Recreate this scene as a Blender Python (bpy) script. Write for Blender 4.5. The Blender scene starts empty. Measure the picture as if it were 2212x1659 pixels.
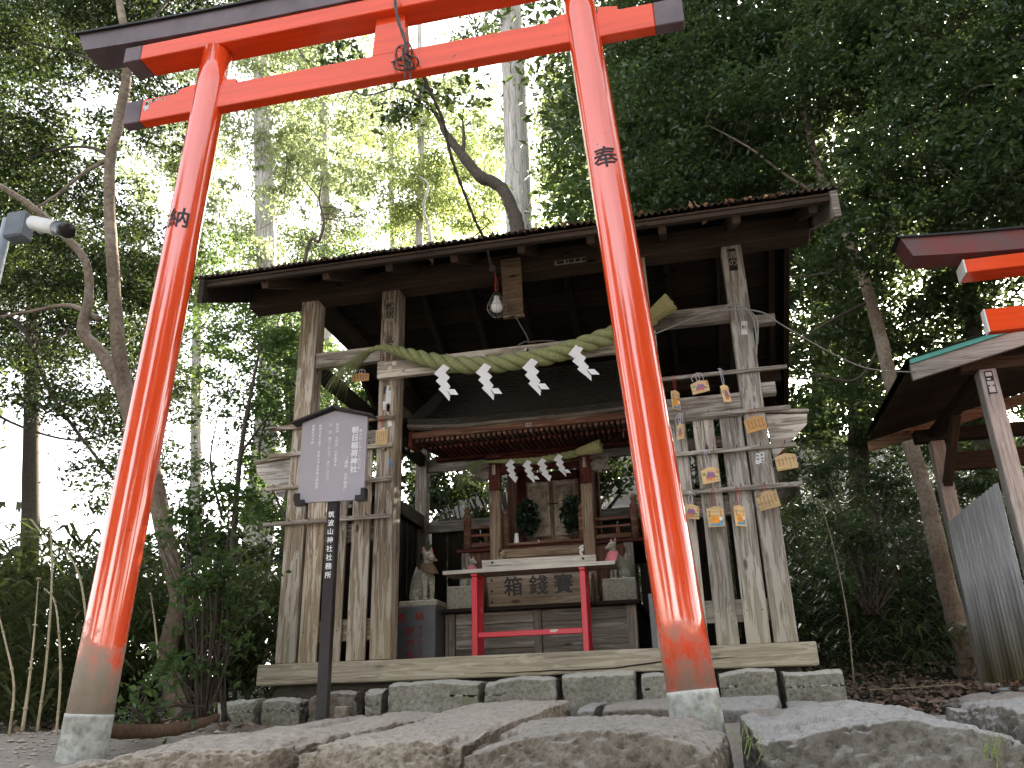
import bpy, bmesh, math, random
import numpy as np
from mathutils import Vector, Matrix, noise
rnd = random.Random(11)
rng = np.random.default_rng(5)
scene = bpy.context.scene
COL = scene.collection

# ------------------------------------------------------------------ camera
PITCH, ROLL, YAW = (math.radians(a) for a in (21.75, -1.55, -12.05))
_f = Vector((math.sin(YAW) * math.cos(PITCH), math.cos(YAW) * math.cos(PITCH), math.sin(PITCH)))
_r = Vector((math.cos(YAW), -math.sin(YAW), 0))
_u = _r.cross(_f)
_r, _u = _r * math.cos(ROLL) + _u * math.sin(ROLL), -_r * math.sin(ROLL) + _u * math.cos(ROLL)
cd = bpy.data.cameras.new('camera')
cam = bpy.data.objects.new('camera', cd)
COL.objects.link(cam)
M = Matrix((_r, _u, -_f)).transposed().to_4x4()
cam.matrix_world = M
cd.sensor_width = 36.0
cd.lens = 36.0 * 1810.5 / 2212
cd.clip_start = 0.05
cd.clip_end = 3000
scene.camera = cam

# ------------------------------------------------------------------ light
SUN_EL, SUN_AZ = math.radians(16.5), math.radians(14)      # azimuth measured from +Y towards +X
world = bpy.data.worlds.new('World')
scene.world = world
world.use_nodes = True
wn = world.node_tree.nodes
wl = world.node_tree.links
bg = wn['Background']
sky = wn.new('ShaderNodeTexSky')
sky.sky_type = 'NISHITA'
sky.sun_disc = False
sky.sun_elevation = SUN_EL
sky.sun_rotation = SUN_AZ
sky.air_density = 1.0
sky.dust_density = 2.5
sky.ozone_density = 1.0
# thin high cloud takes most of the blue out of the sky
_bw = wn.new('ShaderNodeRGBToBW'); wl.new(sky.outputs[0], _bw.inputs[0])
_cl = wn.new('ShaderNodeMix'); _cl.data_type = 'RGBA'; _cl.inputs[0].default_value = .72
_cw = wn.new('ShaderNodeMix'); _cw.data_type = 'RGBA'; _cw.blend_type = 'MULTIPLY'; _cw.inputs[0].default_value = 1.0
wl.new(_bw.outputs[0], _cw.inputs[6]); _cw.inputs[7].default_value = (1.12, 1.08, 1.02, 1)
wl.new(sky.outputs[0], _cl.inputs[6]); wl.new(_cw.outputs[2], _cl.inputs[7])
wl.new(_cl.outputs[2], bg.inputs[0])
bg.inputs[1].default_value = 0.15
ld = bpy.data.lights.new('sun', 'SUN')
ld.energy = 5.0
ld.angle = math.radians(0.5)
ld.color = (1.0, 0.9, 0.72)
sun = bpy.data.objects.new('sun', ld)
COL.objects.link(sun)
sd = Vector((math.sin(SUN_AZ) * math.cos(SUN_EL), math.cos(SUN_AZ) * math.cos(SUN_EL), math.sin(SUN_EL)))
sun.rotation_euler = sd.to_track_quat('Z', 'Y').to_euler()
sun.location = sd * 60
vs = scene.view_settings
scene.display_settings.display_device = 'sRGB'
vs.view_transform = 'Standard'
vs.look = 'None'
vs.exposure = 3.1
vs.gamma = 1.0
vs.use_curve_mapping = False
scene.render.engine = 'CYCLES'
scene.cycles.max_bounces = 8
scene.cycles.diffuse_bounces = 4
scene.cycles.transmission_bounces = 4
scene.cycles.sample_clamp_indirect = 6.0
scene.cycles.use_denoising = True

# ------------------------------------------------------------------ helpers
def ray(px, py):
    """direction through a point of the photograph (2212 wide)"""
    return _r * (px - 1106) - _u * (py - 829.5) + _f * 1810.5
def at(px, py, Y):
    d = ray(px, py)
    return d * (Y / d.y)
def smooth(a, b, t):
    t = max(0.0, min(1.0, (t - a) / (b - a)))
    return t * t * (3 - 2 * t)

WM = {}
def _link(o, name, parent, Mw):
    COL.objects.link(o)
    WM[o.name] = Mw
    if parent is not None:
        o.parent = parent
        o.matrix_basis = WM[parent.name].inverted() @ Mw
    else:
        o.matrix_basis = Mw
    return o
def tag(o, label=None, cat=None, group=None, kind=None):
    if label: o['label'] = label
    if cat: o['category'] = cat
    if group: o['group'] = group
    if kind: o['kind'] = kind
    return o
def thing(name, loc, label, cat, group=None):
    o = bpy.data.objects.new(name, None)
    o.empty_display_size = 0.1
    _link(o, name, None, Matrix.Translation(Vector(loc)))
    return tag(o, label, cat, group)
def put(name, me, Mw, parent=None, mat=None, smooth_=False):
    if mat is not None and not me.materials:
        me.materials.append(mat)
    if smooth_:
        me.shade_smooth()
    o = bpy.data.objects.new(name, me)
    return _link(o, name, parent, Mw)
def mesh_from(verts, faces, name='mesh'):
    me = bpy.data.meshes.new(name)
    me.from_pydata([tuple(v) for v in verts], [], faces)
    me.update()
    return me
def obj(name, verts, faces, mat, parent=None, smooth_=False, origin=None):
    V = [Vector(v) for v in verts]
    if origin is None:
        lo = Vector([min(v[i] for v in V) for i in range(3)]); hi = Vector([max(v[i] for v in V) for i in range(3)])
        origin = (lo + hi) / 2
    origin = Vector(origin)
    me = mesh_from([v - origin for v in V], faces, name)
    return put(name, me, Matrix.Translation(origin), parent, mat, smooth_)
_cache = {}
def beam_mesh(L, w, h, bev, mat, wob=0):
    key = (round(L, 4), round(w, 4), round(h, 4), round(bev, 4), mat.name, wob)
    if key in _cache: return _cache[key]
    bm = bmesh.new()
    bmesh.ops.create_cube(bm, size=1)
    for v in bm.verts:
        v.co = Vector((v.co.x * L, v.co.y * w, v.co.z * h))
    if bev > 0:
        bmesh.ops.bevel(bm, geom=list(bm.edges), offset=min(bev, w * .3, h * .3), segments=1, affect='EDGES', profile=.6)
    if wob:
        es = [e for e in bm.edges if abs(e.verts[0].co.x - e.verts[1].co.x) > L * .5]
        bmesh.ops.subdivide_edges(bm, edges=es, cuts=7)
        r2 = random.Random(int(wob * 1000))
        o = r2.random() * 90
        for v in bm.verts:
            t = v.co.x
            v.co.y += (noise.noise((t * 1.6 + o, 1, 0)) * .35 + noise.noise((t * 9 + o, v.co.z * 30, 3)) * .12) * wob
            v.co.z += (noise.noise((t * 1.6 + o, 9, 0)) * .35 + noise.noise((t * 9 + o, v.co.y * 30, 5)) * .12) * wob
    me = bpy.data.meshes.new('beam')
    bm.to_mesh(me); bm.free()
    me.materials.append(mat)
    _cache[key] = me
    return me
def beam(name, p0, p1, w, h, mat, parent=None, up=(0, 0, 1), bev=.003, wob=0, label=None):
    """squared timber from p0 to p1 (centre line), its grain running along local X"""
    p0, p1 = Vector(p0), Vector(p1)
    X = (p1 - p0).normalized(); Z = Vector(up)
    Y = Z.cross(X).normalized(); Z = X.cross(Y)
    Mw = Matrix((X, Y, Z)).transposed().to_4x4()
    Mw.translation = (p0 + p1) / 2
    o = put(name, beam_mesh((p1 - p0).length, w, h, bev, mat, wob), Mw, parent)
    if label: o['label'] = label
    return o
def abox(name, x0, x1, y0, y1, z0, z1, mat, parent=None, bev=.003, wob=0, label=None):
    d = (x1 - x0, y1 - y0, z1 - z0)
    c = ((x0 + x1) / 2, (y0 + y1) / 2, (z0 + z1) / 2)
    k = max(range(3), key=lambda i: d[i])
    if k == 0: return beam(name, (x0, c[1], c[2]), (x1, c[1], c[2]), d[1], d[2], mat, parent, (0, 0, 1), bev, wob, label)
    if k == 1: return beam(name, (c[0], y0, c[2]), (c[0], y1, c[2]), d[0], d[2], mat, parent, (0, 0, 1), bev, wob, label)
    return beam(name, (c[0], c[1], z0), (c[0], c[1], z1), d[0], d[1], mat, parent, (0, 1, 0), bev, wob, label)
def spline(pts, n=6):
    P = [Vector(p) for p in pts]
    if len(P) < 3: return P
    out = []
    Q = [P[0] * 2 - P[1]] + P + [P[-1] * 2 - P[-2]]
    for i in range(1, len(Q) - 2):
        a, b, c, d = Q[i - 1:i + 3]
        for k in range(n):
            t = k / n
            out.append(.5 * ((2 * b) + (c - a) * t + (2 * a - 5 * b + 4 * c - d) * t * t + (3 * b - a - 3 * c + d) * t ** 3))
    out.append(P[-1])
    return out
def interp(vals, n):
    k = len(vals) - 1
    res = []
    for i in range(n):
        t = i / (n - 1) * k
        j = min(int(t), k - 1)
        res.append(vals[j] + (vals[j + 1] - vals[j]) * (t - j))
    return res
def tube_geo(pts, radii, sides=8, cap=True, rough=0, seed=0):
    n = len(pts)
    if len(radii) != n: radii = interp(list(radii), n)
    V, F = [], []
    T0 = (pts[1] - pts[0]).normalized()
    N = T0.orthogonal().normalized()
    for i, p in enumerate(pts):
        T = (pts[min(i + 1, n - 1)] - pts[max(i - 1, 0)]).normalized()
        N = (N - T * N.dot(T)).normalized()
        B = T.cross(N)
        for k in range(sides):
            a = 2 * math.pi * k / sides
            d = N * math.cos(a) + B * math.sin(a)
            r = radii[i]
            if rough: r *= 1 + rough * noise.noise(Vector((p + d * r) * (1.2 / max(r, .02)) * .35 + Vector((seed, 0, 0))))
            V.append(p + d * r)
    for i in range(n - 1):
        for k in range(sides):
            a = i * sides + k; b = i * sides + (k + 1) % sides
            F.append((a, b, b + sides, a + sides))
    if cap:
        F.append(tuple(reversed(range(sides)))); F.append(tuple(range((n - 1) * sides, n * sides)))
    return V, F
def join_geo(*gs):
    V, F = [], []
    for v, f in gs:
        o = len(V); V += list(v); F += [tuple(i + o for i in q) for q in f]
    return V, F
def tube(name, pts, radii, mat, parent=None, sides=8, n=6, rough=0, cap=True, seed=0):
    if not hasattr(radii, '__len__'): radii = [radii]*2
    P = spline(pts, n)
    V, F = tube_geo(P, list(radii), sides, cap, rough, seed)
    return obj(name, V, F, mat, parent, True)
def box_geo(x0, x1, y0, y1, z0, z1):
    V = [Vector((x, y, z)) for x in (x0, x1) for y in (y0, y1) for z in (z0, z1)]
    F = [(0, 1, 3, 2), (4, 6, 7, 5), (0, 4, 5, 1), (2, 3, 7, 6), (0, 2, 6, 4), (1, 5, 7, 3)]
    return V, F
def lathe_geo(c, prof, sides=16):
    """prof: list of (radius, z) from bottom up"""
    V, F = [], []
    c = Vector(c)
    for r, z in prof:
        for k in range(sides):
            a = 2 * math.pi * k / sides
            V.append(c + Vector((r * math.cos(a), r * math.sin(a), z)))
    for i in range(len(prof) - 1):
        for k in range(sides):
            a = i * sides + k; b = i * sides + (k + 1) % sides
            F.append((a, b, b + sides, a + sides))
    F.append(tuple(reversed(range(sides)))); F.append(tuple(range((len(prof) - 1) * sides, len(prof) * sides)))
    return V, F
def prism_geo(poly, y0, y1):
    """poly: list of (x, z), extruded from y0 (front) to y1"""
    n = len(poly)
    V = [Vector((x, y0, z)) for x, z in poly] + [Vector((x, y1, z)) for x, z in poly]
    F = [tuple(range(n)), tuple(reversed(range(n, 2 * n)))]
    for i in range(n):
        j = (i + 1) % n
        F.append((i, i + n, j + n, j))
    return V, F

# text: curves turned into meshes (bundled fallback font covers Japanese)
def text_mesh(s, size=.1, bold=0.0, vertical=True, space=1.0, ext=.0006):
    cu = bpy.data.curves.new('lettering', 'FONT')
    cu.body = '\n'.join(s) if vertical else s
    cu.align_x = 'CENTER'; cu.align_y = 'CENTER'
    cu.size = size; cu.space_line = space; cu.extrude = ext if not bold else 0
    cu.resolution_u = 3
    o = bpy.data.objects.new('lettering_tmp', cu)
    COL.objects.link(o)
    dg = bpy.context.evaluated_depsgraph_get()
    me = bpy.data.meshes.new_from_object(o.evaluated_get(dg))
    bpy.data.objects.remove(o)
    bpy.data.curves.remove(cu)
    me.materials.clear()
    if bold:                                   # heavier strokes: the same glyphs laid over each other with a small shift
        bm = bmesh.new(); bm.from_mesh(me); base = [v.co.copy() for v in bm.verts]; fs = [[v.index for v in f.verts] for f in bm.faces]
        for k in range(6):
            a_ = k * math.pi / 3; s_ = bold * size * .8
            vs2 = [bm.verts.new(c + Vector((math.cos(a_) * s_, math.sin(a_) * s_, .00012 * (k + 1)))) for c in base]
            for f in fs: bm.faces.new([vs2[i] for i in f])
        bm.to_mesh(me); bm.free()
    return me
def write(s, c, size, mat, parent, name='lettering', bold=.0, vertical=True, space=1.0, X=(1, 0, 0), Z=(0, 0, 1)):
    """text standing in the plane of X (reading direction) and Z (up), centre at c"""
    me = text_mesh(s, size, bold, vertical, space)
    X = Vector(X).normalized(); Z = Vector(Z).normalized(); N = X.cross(Z)
    Mw = Matrix((X, Z, N)).transposed().to_4x4()
    Mw.translation = Vector(c)
    return put(name, me, Mw, parent, mat)

# organic shapes: ellipsoids and cones merged by a voxel remesh
def blobby(ell, voxel=.006, smooth_n=4):
    bm = bmesh.new()
    for e in ell:
        if e[0] == 'e':                       # ('e', centre, radii, (rx,ry,rz) degrees)
            _, c, r, *rot = e
            rot = rot[0] if rot else (0, 0, 0)
            Mx = Matrix.Translation(Vector(c)) @ (Matrix.Rotation(math.radians(rot[2]), 4, 'Z') @ Matrix.Rotation(math.radians(rot[1]), 4, 'Y') @ Matrix.Rotation(math.radians(rot[0]), 4, 'X')) @ Matrix.Diagonal((*r, 1))
            bmesh.ops.create_icosphere(bm, subdivisions=2, radius=1, matrix=Mx)
        else:                                 # ('t', pts, radii)
            V, F = tube_geo(spline(e[1], 5), list(e[2]), 10)
            vs_ = [bm.verts.new(v) for v in V]
            for f in F: bm.faces.new([vs_[i] for i in f])
            for q in (0, -1):
                bmesh.ops.create_icosphere(bm, subdivisions=2, radius=e[2][q], matrix=Matrix.Translation(Vector(e[1][q])))
    me = bpy.data.meshes.new('blob'); bm.to_mesh(me); bm.free()
    o = bpy.data.objects.new('blob_tmp', me); COL.objects.link(o)
    m = o.modifiers.new('r', 'REMESH'); m.mode = 'VOXEL'; m.voxel_size = voxel
    m2 = o.modifiers.new('s', 'SMOOTH'); m2.iterations = smooth_n; m2.factor = .5
    dg = bpy.context.evaluated_depsgraph_get()
    out = bpy.data.meshes.new_from_object(o.evaluated_get(dg))
    bpy.data.objects.remove(o); bpy.data.meshes.remove(me)
    out.shade_smooth()
    return out

# ------------------------------------------------------------------ materials
def mat_new(name):
    m = bpy.data.materials.new(name); m.use_nodes = True
    nt = m.node_tree
    return m, nt, nt.nodes, nt.links, nt.nodes['Principled BSDF']
def ramp(n, stops):
    r = n.new('ShaderNodeValToRGB')
    el = r.color_ramp.elements
    while len(el) < len(stops): el.new(.5)
    for e, (p, c) in zip(el, stops):
        e.position = p; e.color = (*c, 1) if len(c) == 3 else c
    return r
def coords(n, l, scale, rand=True):
    tc = n.new('ShaderNodeTexCoord'); mp = n.new('ShaderNodeMapping')
    mp.inputs['Scale'].default_value = scale
    l.new(tc.outputs['Object'], mp.inputs[0])
    if rand:
        oi = n.new('ShaderNodeObjectInfo'); mu = n.new('ShaderNodeMath'); mu.operation = 'MULTIPLY'; mu.inputs[1].default_value = 83.0
        l.new(oi.outputs['Random'], mu.inputs[0])
        cx = n.new('ShaderNodeCombineXYZ')
        for i in range(3): l.new(mu.outputs[0], cx.inputs[i])
        l.new(cx.outputs[0], mp.inputs['Location'])
    return mp
def nz(n, l, vec, scale, detail=4, rough=.6, dist=0):
    t = n.new('ShaderNodeTexNoise'); t.inputs['Scale'].default_value = scale; t.inputs['Detail'].default_value = detail
    t.inputs['Roughness'].default_value = rough; t.inputs['Distortion'].default_value = dist
    l.new(vec, t.inputs['Vector'])
    return t
def mixc(n, l, fac, a, b, mode='MIX'):
    m = n.new('ShaderNodeMix'); m.data_type = 'RGBA'; m.blend_type = mode
    for sock, v in ((m.inputs[0], fac), (m.inputs[6], a), (m.inputs[7], b)):
        if hasattr(v, 'is_output') or hasattr(v, 'links'): l.new(v, sock)
        elif isinstance(v, (int, float)): sock.default_value = v
        else: sock.default_value = (*v, 1)
    return m.outputs[2]
def bump(n, l, h, strength, dist, bsdf, prev=None):
    b = n.new('ShaderNodeBump'); b.inputs['Strength'].default_value = strength; b.inputs['Distance'].default_value = dist
    l.new(h, b.inputs['Height'])
    if prev is not None: l.new(prev, b.inputs['Normal'])
    l.new(b.outputs[0], bsdf.inputs['Normal'])
    return b.outputs[0]
def wood(name, base, dark, pale=None, pale_amt=.5, moss=None, rough=.85, gs=1.0):
    m, nt, n, l, b = mat_new(name)
    mp = coords(n, l, (1.3 * gs, 34 * gs, 34 * gs))
    g = nz(n, l, mp.outputs[0], 3.2, 6, .65, .6)
    r = ramp(n, [(.3, dark), (.55, base), (.78, tuple(min(1, c * 1.25) for c in base))])
    l.new(g.outputs[0], r.inputs[0])
    col = r.outputs[0]
    # fine cracks along the grain
    mp2 = coords(n, l, (1.1, 60, 60))
    g2 = nz(n, l, mp2.outputs[0], 3.0, 3, .6)
    r2 = ramp(n, [(.33, (1, 1, 1)), (.40, (0, 0, 0))]); l.new(g2.outputs[0], r2.inputs[0])
    col = mixc(n, l, r2.outputs[0], col, tuple(c * .45 for c in dark))
    if pale:
        mp3 = coords(n, l, (1.7, 20, 20))
        g3 = nz(n, l, mp3.outputs[0], 2.0, 5, .6, .8)
        p = .60 - .14 * pale_amt
        r3 = ramp(n, [(p, (0, 0, 0)), (p + .05, (1, 1, 1))]); l.new(g3.outputs[0], r3.inputs[0])
        mm = n.new('ShaderNodeMath'); mm.operation = 'MULTIPLY'; mm.inputs[1].default_value = .8; l.new(r3.outputs[0], mm.inputs[0])
        col = mixc(n, l, mm.outputs[0], col, pale)
    # knots
    mpk = coords(n, l, (3.0, 9, 9))
    vo = n.new('ShaderNodeTexVoronoi'); vo.inputs['Scale'].default_value = 1.0; l.new(mpk.outputs[0], vo.inputs['Vector'])
    rk = ramp(n, [(.06, (1, 1, 1)), (.12, (0, 0, 0))]); l.new(vo.outputs['Distance'], rk.inputs[0])
    col = mixc(n, l, rk.outputs[0], col, tuple(c * .5 for c in dark))
    # slow change of tone from piece to piece and along each piece
    mp4 = coords(n, l, (.9, 1.5, 1.5))
    g4 = nz(n, l, mp4.outputs[0], 1.5, 3, .5)
    r4 = ramp(n, [(.3, (.62, .62, .62)), (.7, (1.15, 1.13, 1.1))]); l.new(g4.outputs[0], r4.inputs[0])
    col = mixc(n, l, 1.0, col, r4.outputs[0], 'MULTIPLY')
    oi2 = n.new('ShaderNodeObjectInfo')
    rp = ramp(n, [(0, (.68, .66, .64)), (.5, (1, 1, 1)), (1, (1.22, 1.16, 1.08))]); l.new(oi2.outputs['Random'], rp.inputs[0])
    col = mixc(n, l, 1.0, col, rp.outputs[0], 'MULTIPLY')
    if moss:
        ge = n.new('ShaderNodeNewGeometry'); sx = n.new('ShaderNodeSeparateXYZ'); l.new(ge.outputs['Position'], sx.inputs[0])
        mr = n.new('ShaderNodeMapRange'); mr.inputs[1].default_value = .35; mr.inputs[2].default_value = 1.0; mr.inputs[3].default_value = .55; mr.inputs[4].default_value = 0
        l.new(sx.outputs[2], mr.inputs[0])
        mm2 = n.new('ShaderNodeMath'); mm2.operation = 'MULTIPLY'; l.new(mr.outputs[0], mm2.inputs[0]); l.new(g4.outputs[0], mm2.inputs[1])
        mm3 = n.new('ShaderNodeMath'); mm3.operation = 'MULTIPLY'; mm3.inputs[1].default_value = 1.6; mm3.use_clamp = True; l.new(mm2.outputs[0], mm3.inputs[0])
        col = mixc(n, l, mm3.outputs[0], col, moss)
    l.new(col, b.inputs['Base Color'])
    b.inputs['Roughness'].default_value = rough
    b.inputs['Specular IOR Level'].default_value = .25
    pr = bump(n, l, g.outputs[0], .45, .004, b)
    bump(n, l, g2.outputs[0], .35, .003, b, pr)
    return m
def plain(name, col, rough=.6, metal=0, spec=.4, var=.18, scale=14, bmp=.0, emit=None):
    m, nt, n, l, b = mat_new(name)
    mp = coords(n, l, (1, 1, 1))
    g = nz(n, l, mp.outputs[0], scale, 5, .6)
    r = ramp(n, [(.3, tuple(c * (1 - var) for c in col)), (.7, tuple(min(1, c * (1 + var)) for c in col))])
    l.new(g.outputs[0], r.inputs[0]); l.new(r.outputs[0], b.inputs['Base Color'])
    b.inputs['Roughness'].default_value = rough; b.inputs['Metallic'].default_value = metal
    b.inputs['Specular IOR Level'].default_value = spec
    if bmp: bump(n, l, g.outputs[0], bmp, .004, b)
    return m
def stone(name, c1, c2, c3, grain=60, moss=None, bstr=.7, mossamt=.5):
    m, nt, n, l, b = mat_new(name)
    mp = coords(n, l, (1, 1, 1))
    g = nz(n, l, mp.outputs[0], 3.0, 6, .62)
    f = nz(n, l, mp.outputs[0], grain, 5, .7)
    r = ramp(n, [(.32, c1), (.52, c2), (.7, c3)]); l.new(g.outputs[0], r.inputs[0])
    r2 = ramp(n, [(.3, (.55, .53, .5)), (.6, (1.1, 1.1, 1.1))]); l.new(f.outputs[0], r2.inputs[0])
    col = mixc(n, l, 1.0, r.outputs[0], r2.outputs[0], 'MULTIPLY')
    vo = n.new('ShaderNodeTexVoronoi'); vo.inputs['Scale'].default_value = grain * .8; l.new(mp.outputs[0], vo.inputs['Vector'])
    rv = ramp(n, [(.12, (.35, .33, .3)), (.3, (1, 1, 1))]); l.new(vo.outputs['Distance'], rv.inputs[0])
    col = mixc(n, l, .5, col, rv.outputs[0], 'MULTIPLY')
    if moss:
        g5 = nz(n, l, mp.outputs[0], 4.5, 6, .7)
        a = .62 - .2 * mossamt
        r5 = ramp(n, [(a, (0, 0, 0)), (a + .14, (.8, .8, .8))]); l.new(g5.outputs[0], r5.inputs[0])
        col = mixc(n, l, r5.outputs[0], col, moss)
    # paler colour where the face looks up
    ge = n.new('ShaderNodeNewGeometry'); sx = n.new('ShaderNodeSeparateXYZ'); l.new(ge.outputs['Normal'], sx.inputs[0])
    mr = n.new('ShaderNodeMapRange'); mr.inputs[1].default_value = .30; mr.inputs[2].default_value = .80; mr.inputs[3].default_value = 0; mr.inputs[4].default_value = .85
    l.new(sx.outputs[2], mr.inputs[0])
    col = mixc(n, l, mr.outputs[0], col, mixc(n, l, f.outputs[0], tuple(c * .75 + .04 for c in c3), tuple(min(1, c * 1.55 + .06) for c in c3)))
    l.new(col, b.inputs['Base Color'])
    b.inputs['Roughness'].default_value = .92
    b.inputs['Specular IOR Level'].default_value = .2
    pr = bump(n, l, f.outputs[0], bstr, .012, b)
    bump(n, l, vo.outputs['Distance'], bstr * .5, .008, b, pr)
    return m
def lacquer(name, col, dirty=False, zdirt=.35, sc=(14, 14, .8)):
    m, nt, n, l, b = mat_new(name)
    mp = coords(n, l, (1, 1, 1))
    tc = n.new('ShaderNodeTexCoord')
    mps = n.new('ShaderNodeMapping'); mps.inputs['Scale'].default_value = sc; l.new(tc.outputs['Object'], mps.inputs[0])
    g = nz(n, l, mps.outputs[0], 2.0, 5, .6)
    r = ramp(n, [(.3, tuple(c * .85 for c in col)), (.7, tuple(min(1, c * 1.1) for c in col))]); l.new(g.outputs[0], r.inputs[0])
    out = r.outputs[0]
    # scattered nicks in the paint
    v = nz(n, l, mp.outputs[0], 30, 3, .5)
    rv = ramp(n, [(.735, (0, 0, 0)), (.76, (1, 1, 1))]); l.new(v.outputs[0], rv.inputs[0])
    out = mixc(n, l, rv.outputs[0], out, (.12, .03, .02))
    rough = .11
    if dirty:
        ge = n.new('ShaderNodeNewGeometry'); sx = n.new('ShaderNodeSeparateXYZ'); l.new(ge.outputs['Position'], sx.inputs[0])
        g2 = nz(n, l, mp.outputs[0], 9, 6, .7)
        g3 = nz(n, l, mps.outputs[0], 1.2, 3, .5)
        ad = n.new('ShaderNodeMath'); ad.operation = 'MULTIPLY_ADD'; ad.inputs[1].default_value = .85; l.new(g2.outputs[0], ad.inputs[0]); l.new(sx.outputs[2], ad.inputs[2])
        ad2 = n.new('ShaderNodeMath'); ad2.operation = 'MULTIPLY_ADD'; ad2.inputs[1].default_value = .4; l.new(g3.outputs[0], ad2.inputs[0]); l.new(ad.outputs[0], ad2.inputs[2])
        r3 = ramp(n, [(zdirt + .40, (.98, .98, .98)), (zdirt + .52, (.78, .78, .78)), (zdirt + .72, (0, 0, 0))]); l.new(ad2.outputs[0], r3.inputs[0])
        mk = r3.outputs[0]
        out = mixc(n, l, mk, out, mixc(n, l, g2.outputs[0], (.17, .145, .11), (.46, .40, .33)))
        rr = ramp(n, [(0, (rough,) * 3), (1, (.8,) * 3)]); l.new(mk, rr.inputs[0]); l.new(rr.outputs[0], b.inputs['Roughness'])
        rc = ramp(n, [(0, (1, 1, 1)), (.5, (0, 0, 0))]); l.new(mk, rc.inputs[0]); l.new(rc.outputs[0], b.inputs['Coat Weight'])
    else:
        b.inputs['Roughness'].default_value = rough
    l.new(out, b.inputs['Base Color'])
    b.inputs['Specular IOR Level'].default_value = .6
    b.inputs['Coat Weight'].default_value = .0 if sc[0] < 1 else 1.0; b.inputs['Coat Roughness'].default_value = .06; b.inputs['Coat IOR'].default_value = 1.75
    bump(n, l, nz(n, l, mps.outputs[0], .9, 2, .4).outputs[0], .10, .004, b)
    return m
def leafmat(name, cols, trans, tcol, rough=.42, var=1.0):
    m, nt, n, l, b = mat_new(name)
    at_ = n.new('ShaderNodeAttribute'); at_.attribute_name = 'tint'
    r = ramp(n, [(i / (len(cols) - 1), c) for i, c in enumerate(cols)]); l.new(at_.outputs['Fac'], r.inputs[0])
    l.new(r.outputs[0], b.inputs['Base Color'])
    b.inputs['Roughness'].default_value = rough; b.inputs['Specular IOR Level'].default_value = .35
    t = n.new('ShaderNodeBsdfTranslucent')
    l.new(mixc(n, l, 1.0, mixc(n, l, .5, r.outputs[0], (.5, .5, .5), 'SCREEN'), tcol, 'MULTIPLY'), t.inputs[0])
    mx = n.new('ShaderNodeMixShader'); mx.inputs[0].default_value = trans
    l.new(b.outputs[0], mx.inputs[1]); l.new(t.outputs[0], mx.inputs[2])
    l.new(mx.outputs[0], nt.nodes['Material Output'].inputs[0])
    return m

W = dict(
    tan=wood('weathered_cypress_tan', (.345, .275, .20), (.125, .095, .07), (.60, .56, .50), .7, (.29, .25, .16)),
    grey=wood('weathered_cypress_grey', (.37, .335, .295), (.16, .14, .12), (.62, .59, .55), .85, (.30, .27, .18)),
    beam=wood('weathered_beam', (.31, .275, .235), (.13, .11, .09), (.50, .47, .44), .5),
    sill=wood('sill_timber', (.37, .325, .26), (.15, .13, .10), (.56, .52, .45), .6, (.30, .27, .19)),
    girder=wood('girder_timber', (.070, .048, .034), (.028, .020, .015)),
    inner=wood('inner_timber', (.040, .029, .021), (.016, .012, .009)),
    shrine=wood('shrine_cypress', (.36, .26, .175), (.17, .11, .07), (.48, .39, .29), .3),
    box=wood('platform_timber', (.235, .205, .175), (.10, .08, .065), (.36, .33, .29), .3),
    chest=wood('chest_timber', (.33, .265, .20), (.16, .12, .085), (.46, .41, .34), .3),
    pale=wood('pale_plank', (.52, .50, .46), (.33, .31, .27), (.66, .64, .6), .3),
    red=wood('faded_red_timber', (.12, .030, .022), (.04, .013, .010), (.18, .09, .06), .25),
    redpost=wood('faded_red_post', (.18, .085, .058), (.08, .04, .028), (.28, .20, .15), .35),
    plaque=wood('plaque_wood', (.74, .54, .30), (.62, .44, .23), gs=1.5),
    plaque2=wood('plaque_wood_dark', (.58, .34, .15), (.48, .27, .11), gs=1.5),
    hut=wood('hut_timber', (.58, .54, .51), (.36, .31, .28), (.70, .67, .65), .4),
)
# ------------------------------------------------------------------ more materials
M_red = lacquer('vermilion_lacquer', (.87, .082, .018), sc=(.8, 14, 14))
M_redp = lacquer('vermilion_lacquer_soiled_foot', (.87, .082, .018), True, .37)
M_redq = lacquer('vermilion_lacquer_lightly_stained', (.87, .082, .018), True, .16)
M_purple = plain('faded_black_lacquer', (.135, .098, .108), .5, spec=.5, var=.35, scale=5)
M_black = plain('black_paint', (.015, .012, .012), .45, var=.3)
M_conc = stone('footing_concrete', (.30, .30, .28), (.42, .43, .41), (.52, .53, .50), 28, (.22, .20, .15), .2, .35)
M_ink = plain('black_ink', (.018, .016, .018), .5, var=.2)
M_white = plain('white_paint', (.80, .80, .78), .5, var=.05)
M_paper = plain('white_paper', (.82, .82, .84), .8, spec=.2, var=.03)
M_sticker = plain('aged_paper_label', (.30, .27, .22), .8, var=.3, scale=30)
M_stickw = plain('pale_paper_label', (.62, .61, .60), .8, var=.15, scale=30)
M_tin = plain('rusty_corrugated_iron', (.10, .075, .06), .7, .3, var=.45, scale=9, bmp=.3)
M_iron = plain('rusted_iron', (.045, .035, .03), .6, .6, var=.3)
M_leaflit = plain('dry_leaf', (.30, .17, .09), .8, var=.5, scale=40)
M_panel = plain('slate_purple_panel', (.36, .335, .38), .38, .0, .5, .06, 4)
M_bronze = plain('dark_bronze_metal', (.028, .024, .026), .35, .3, .5, .15)
M_wlet = plain('white_lettering', (.85, .85, .86), .6, var=.02)
M_straw = None
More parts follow.
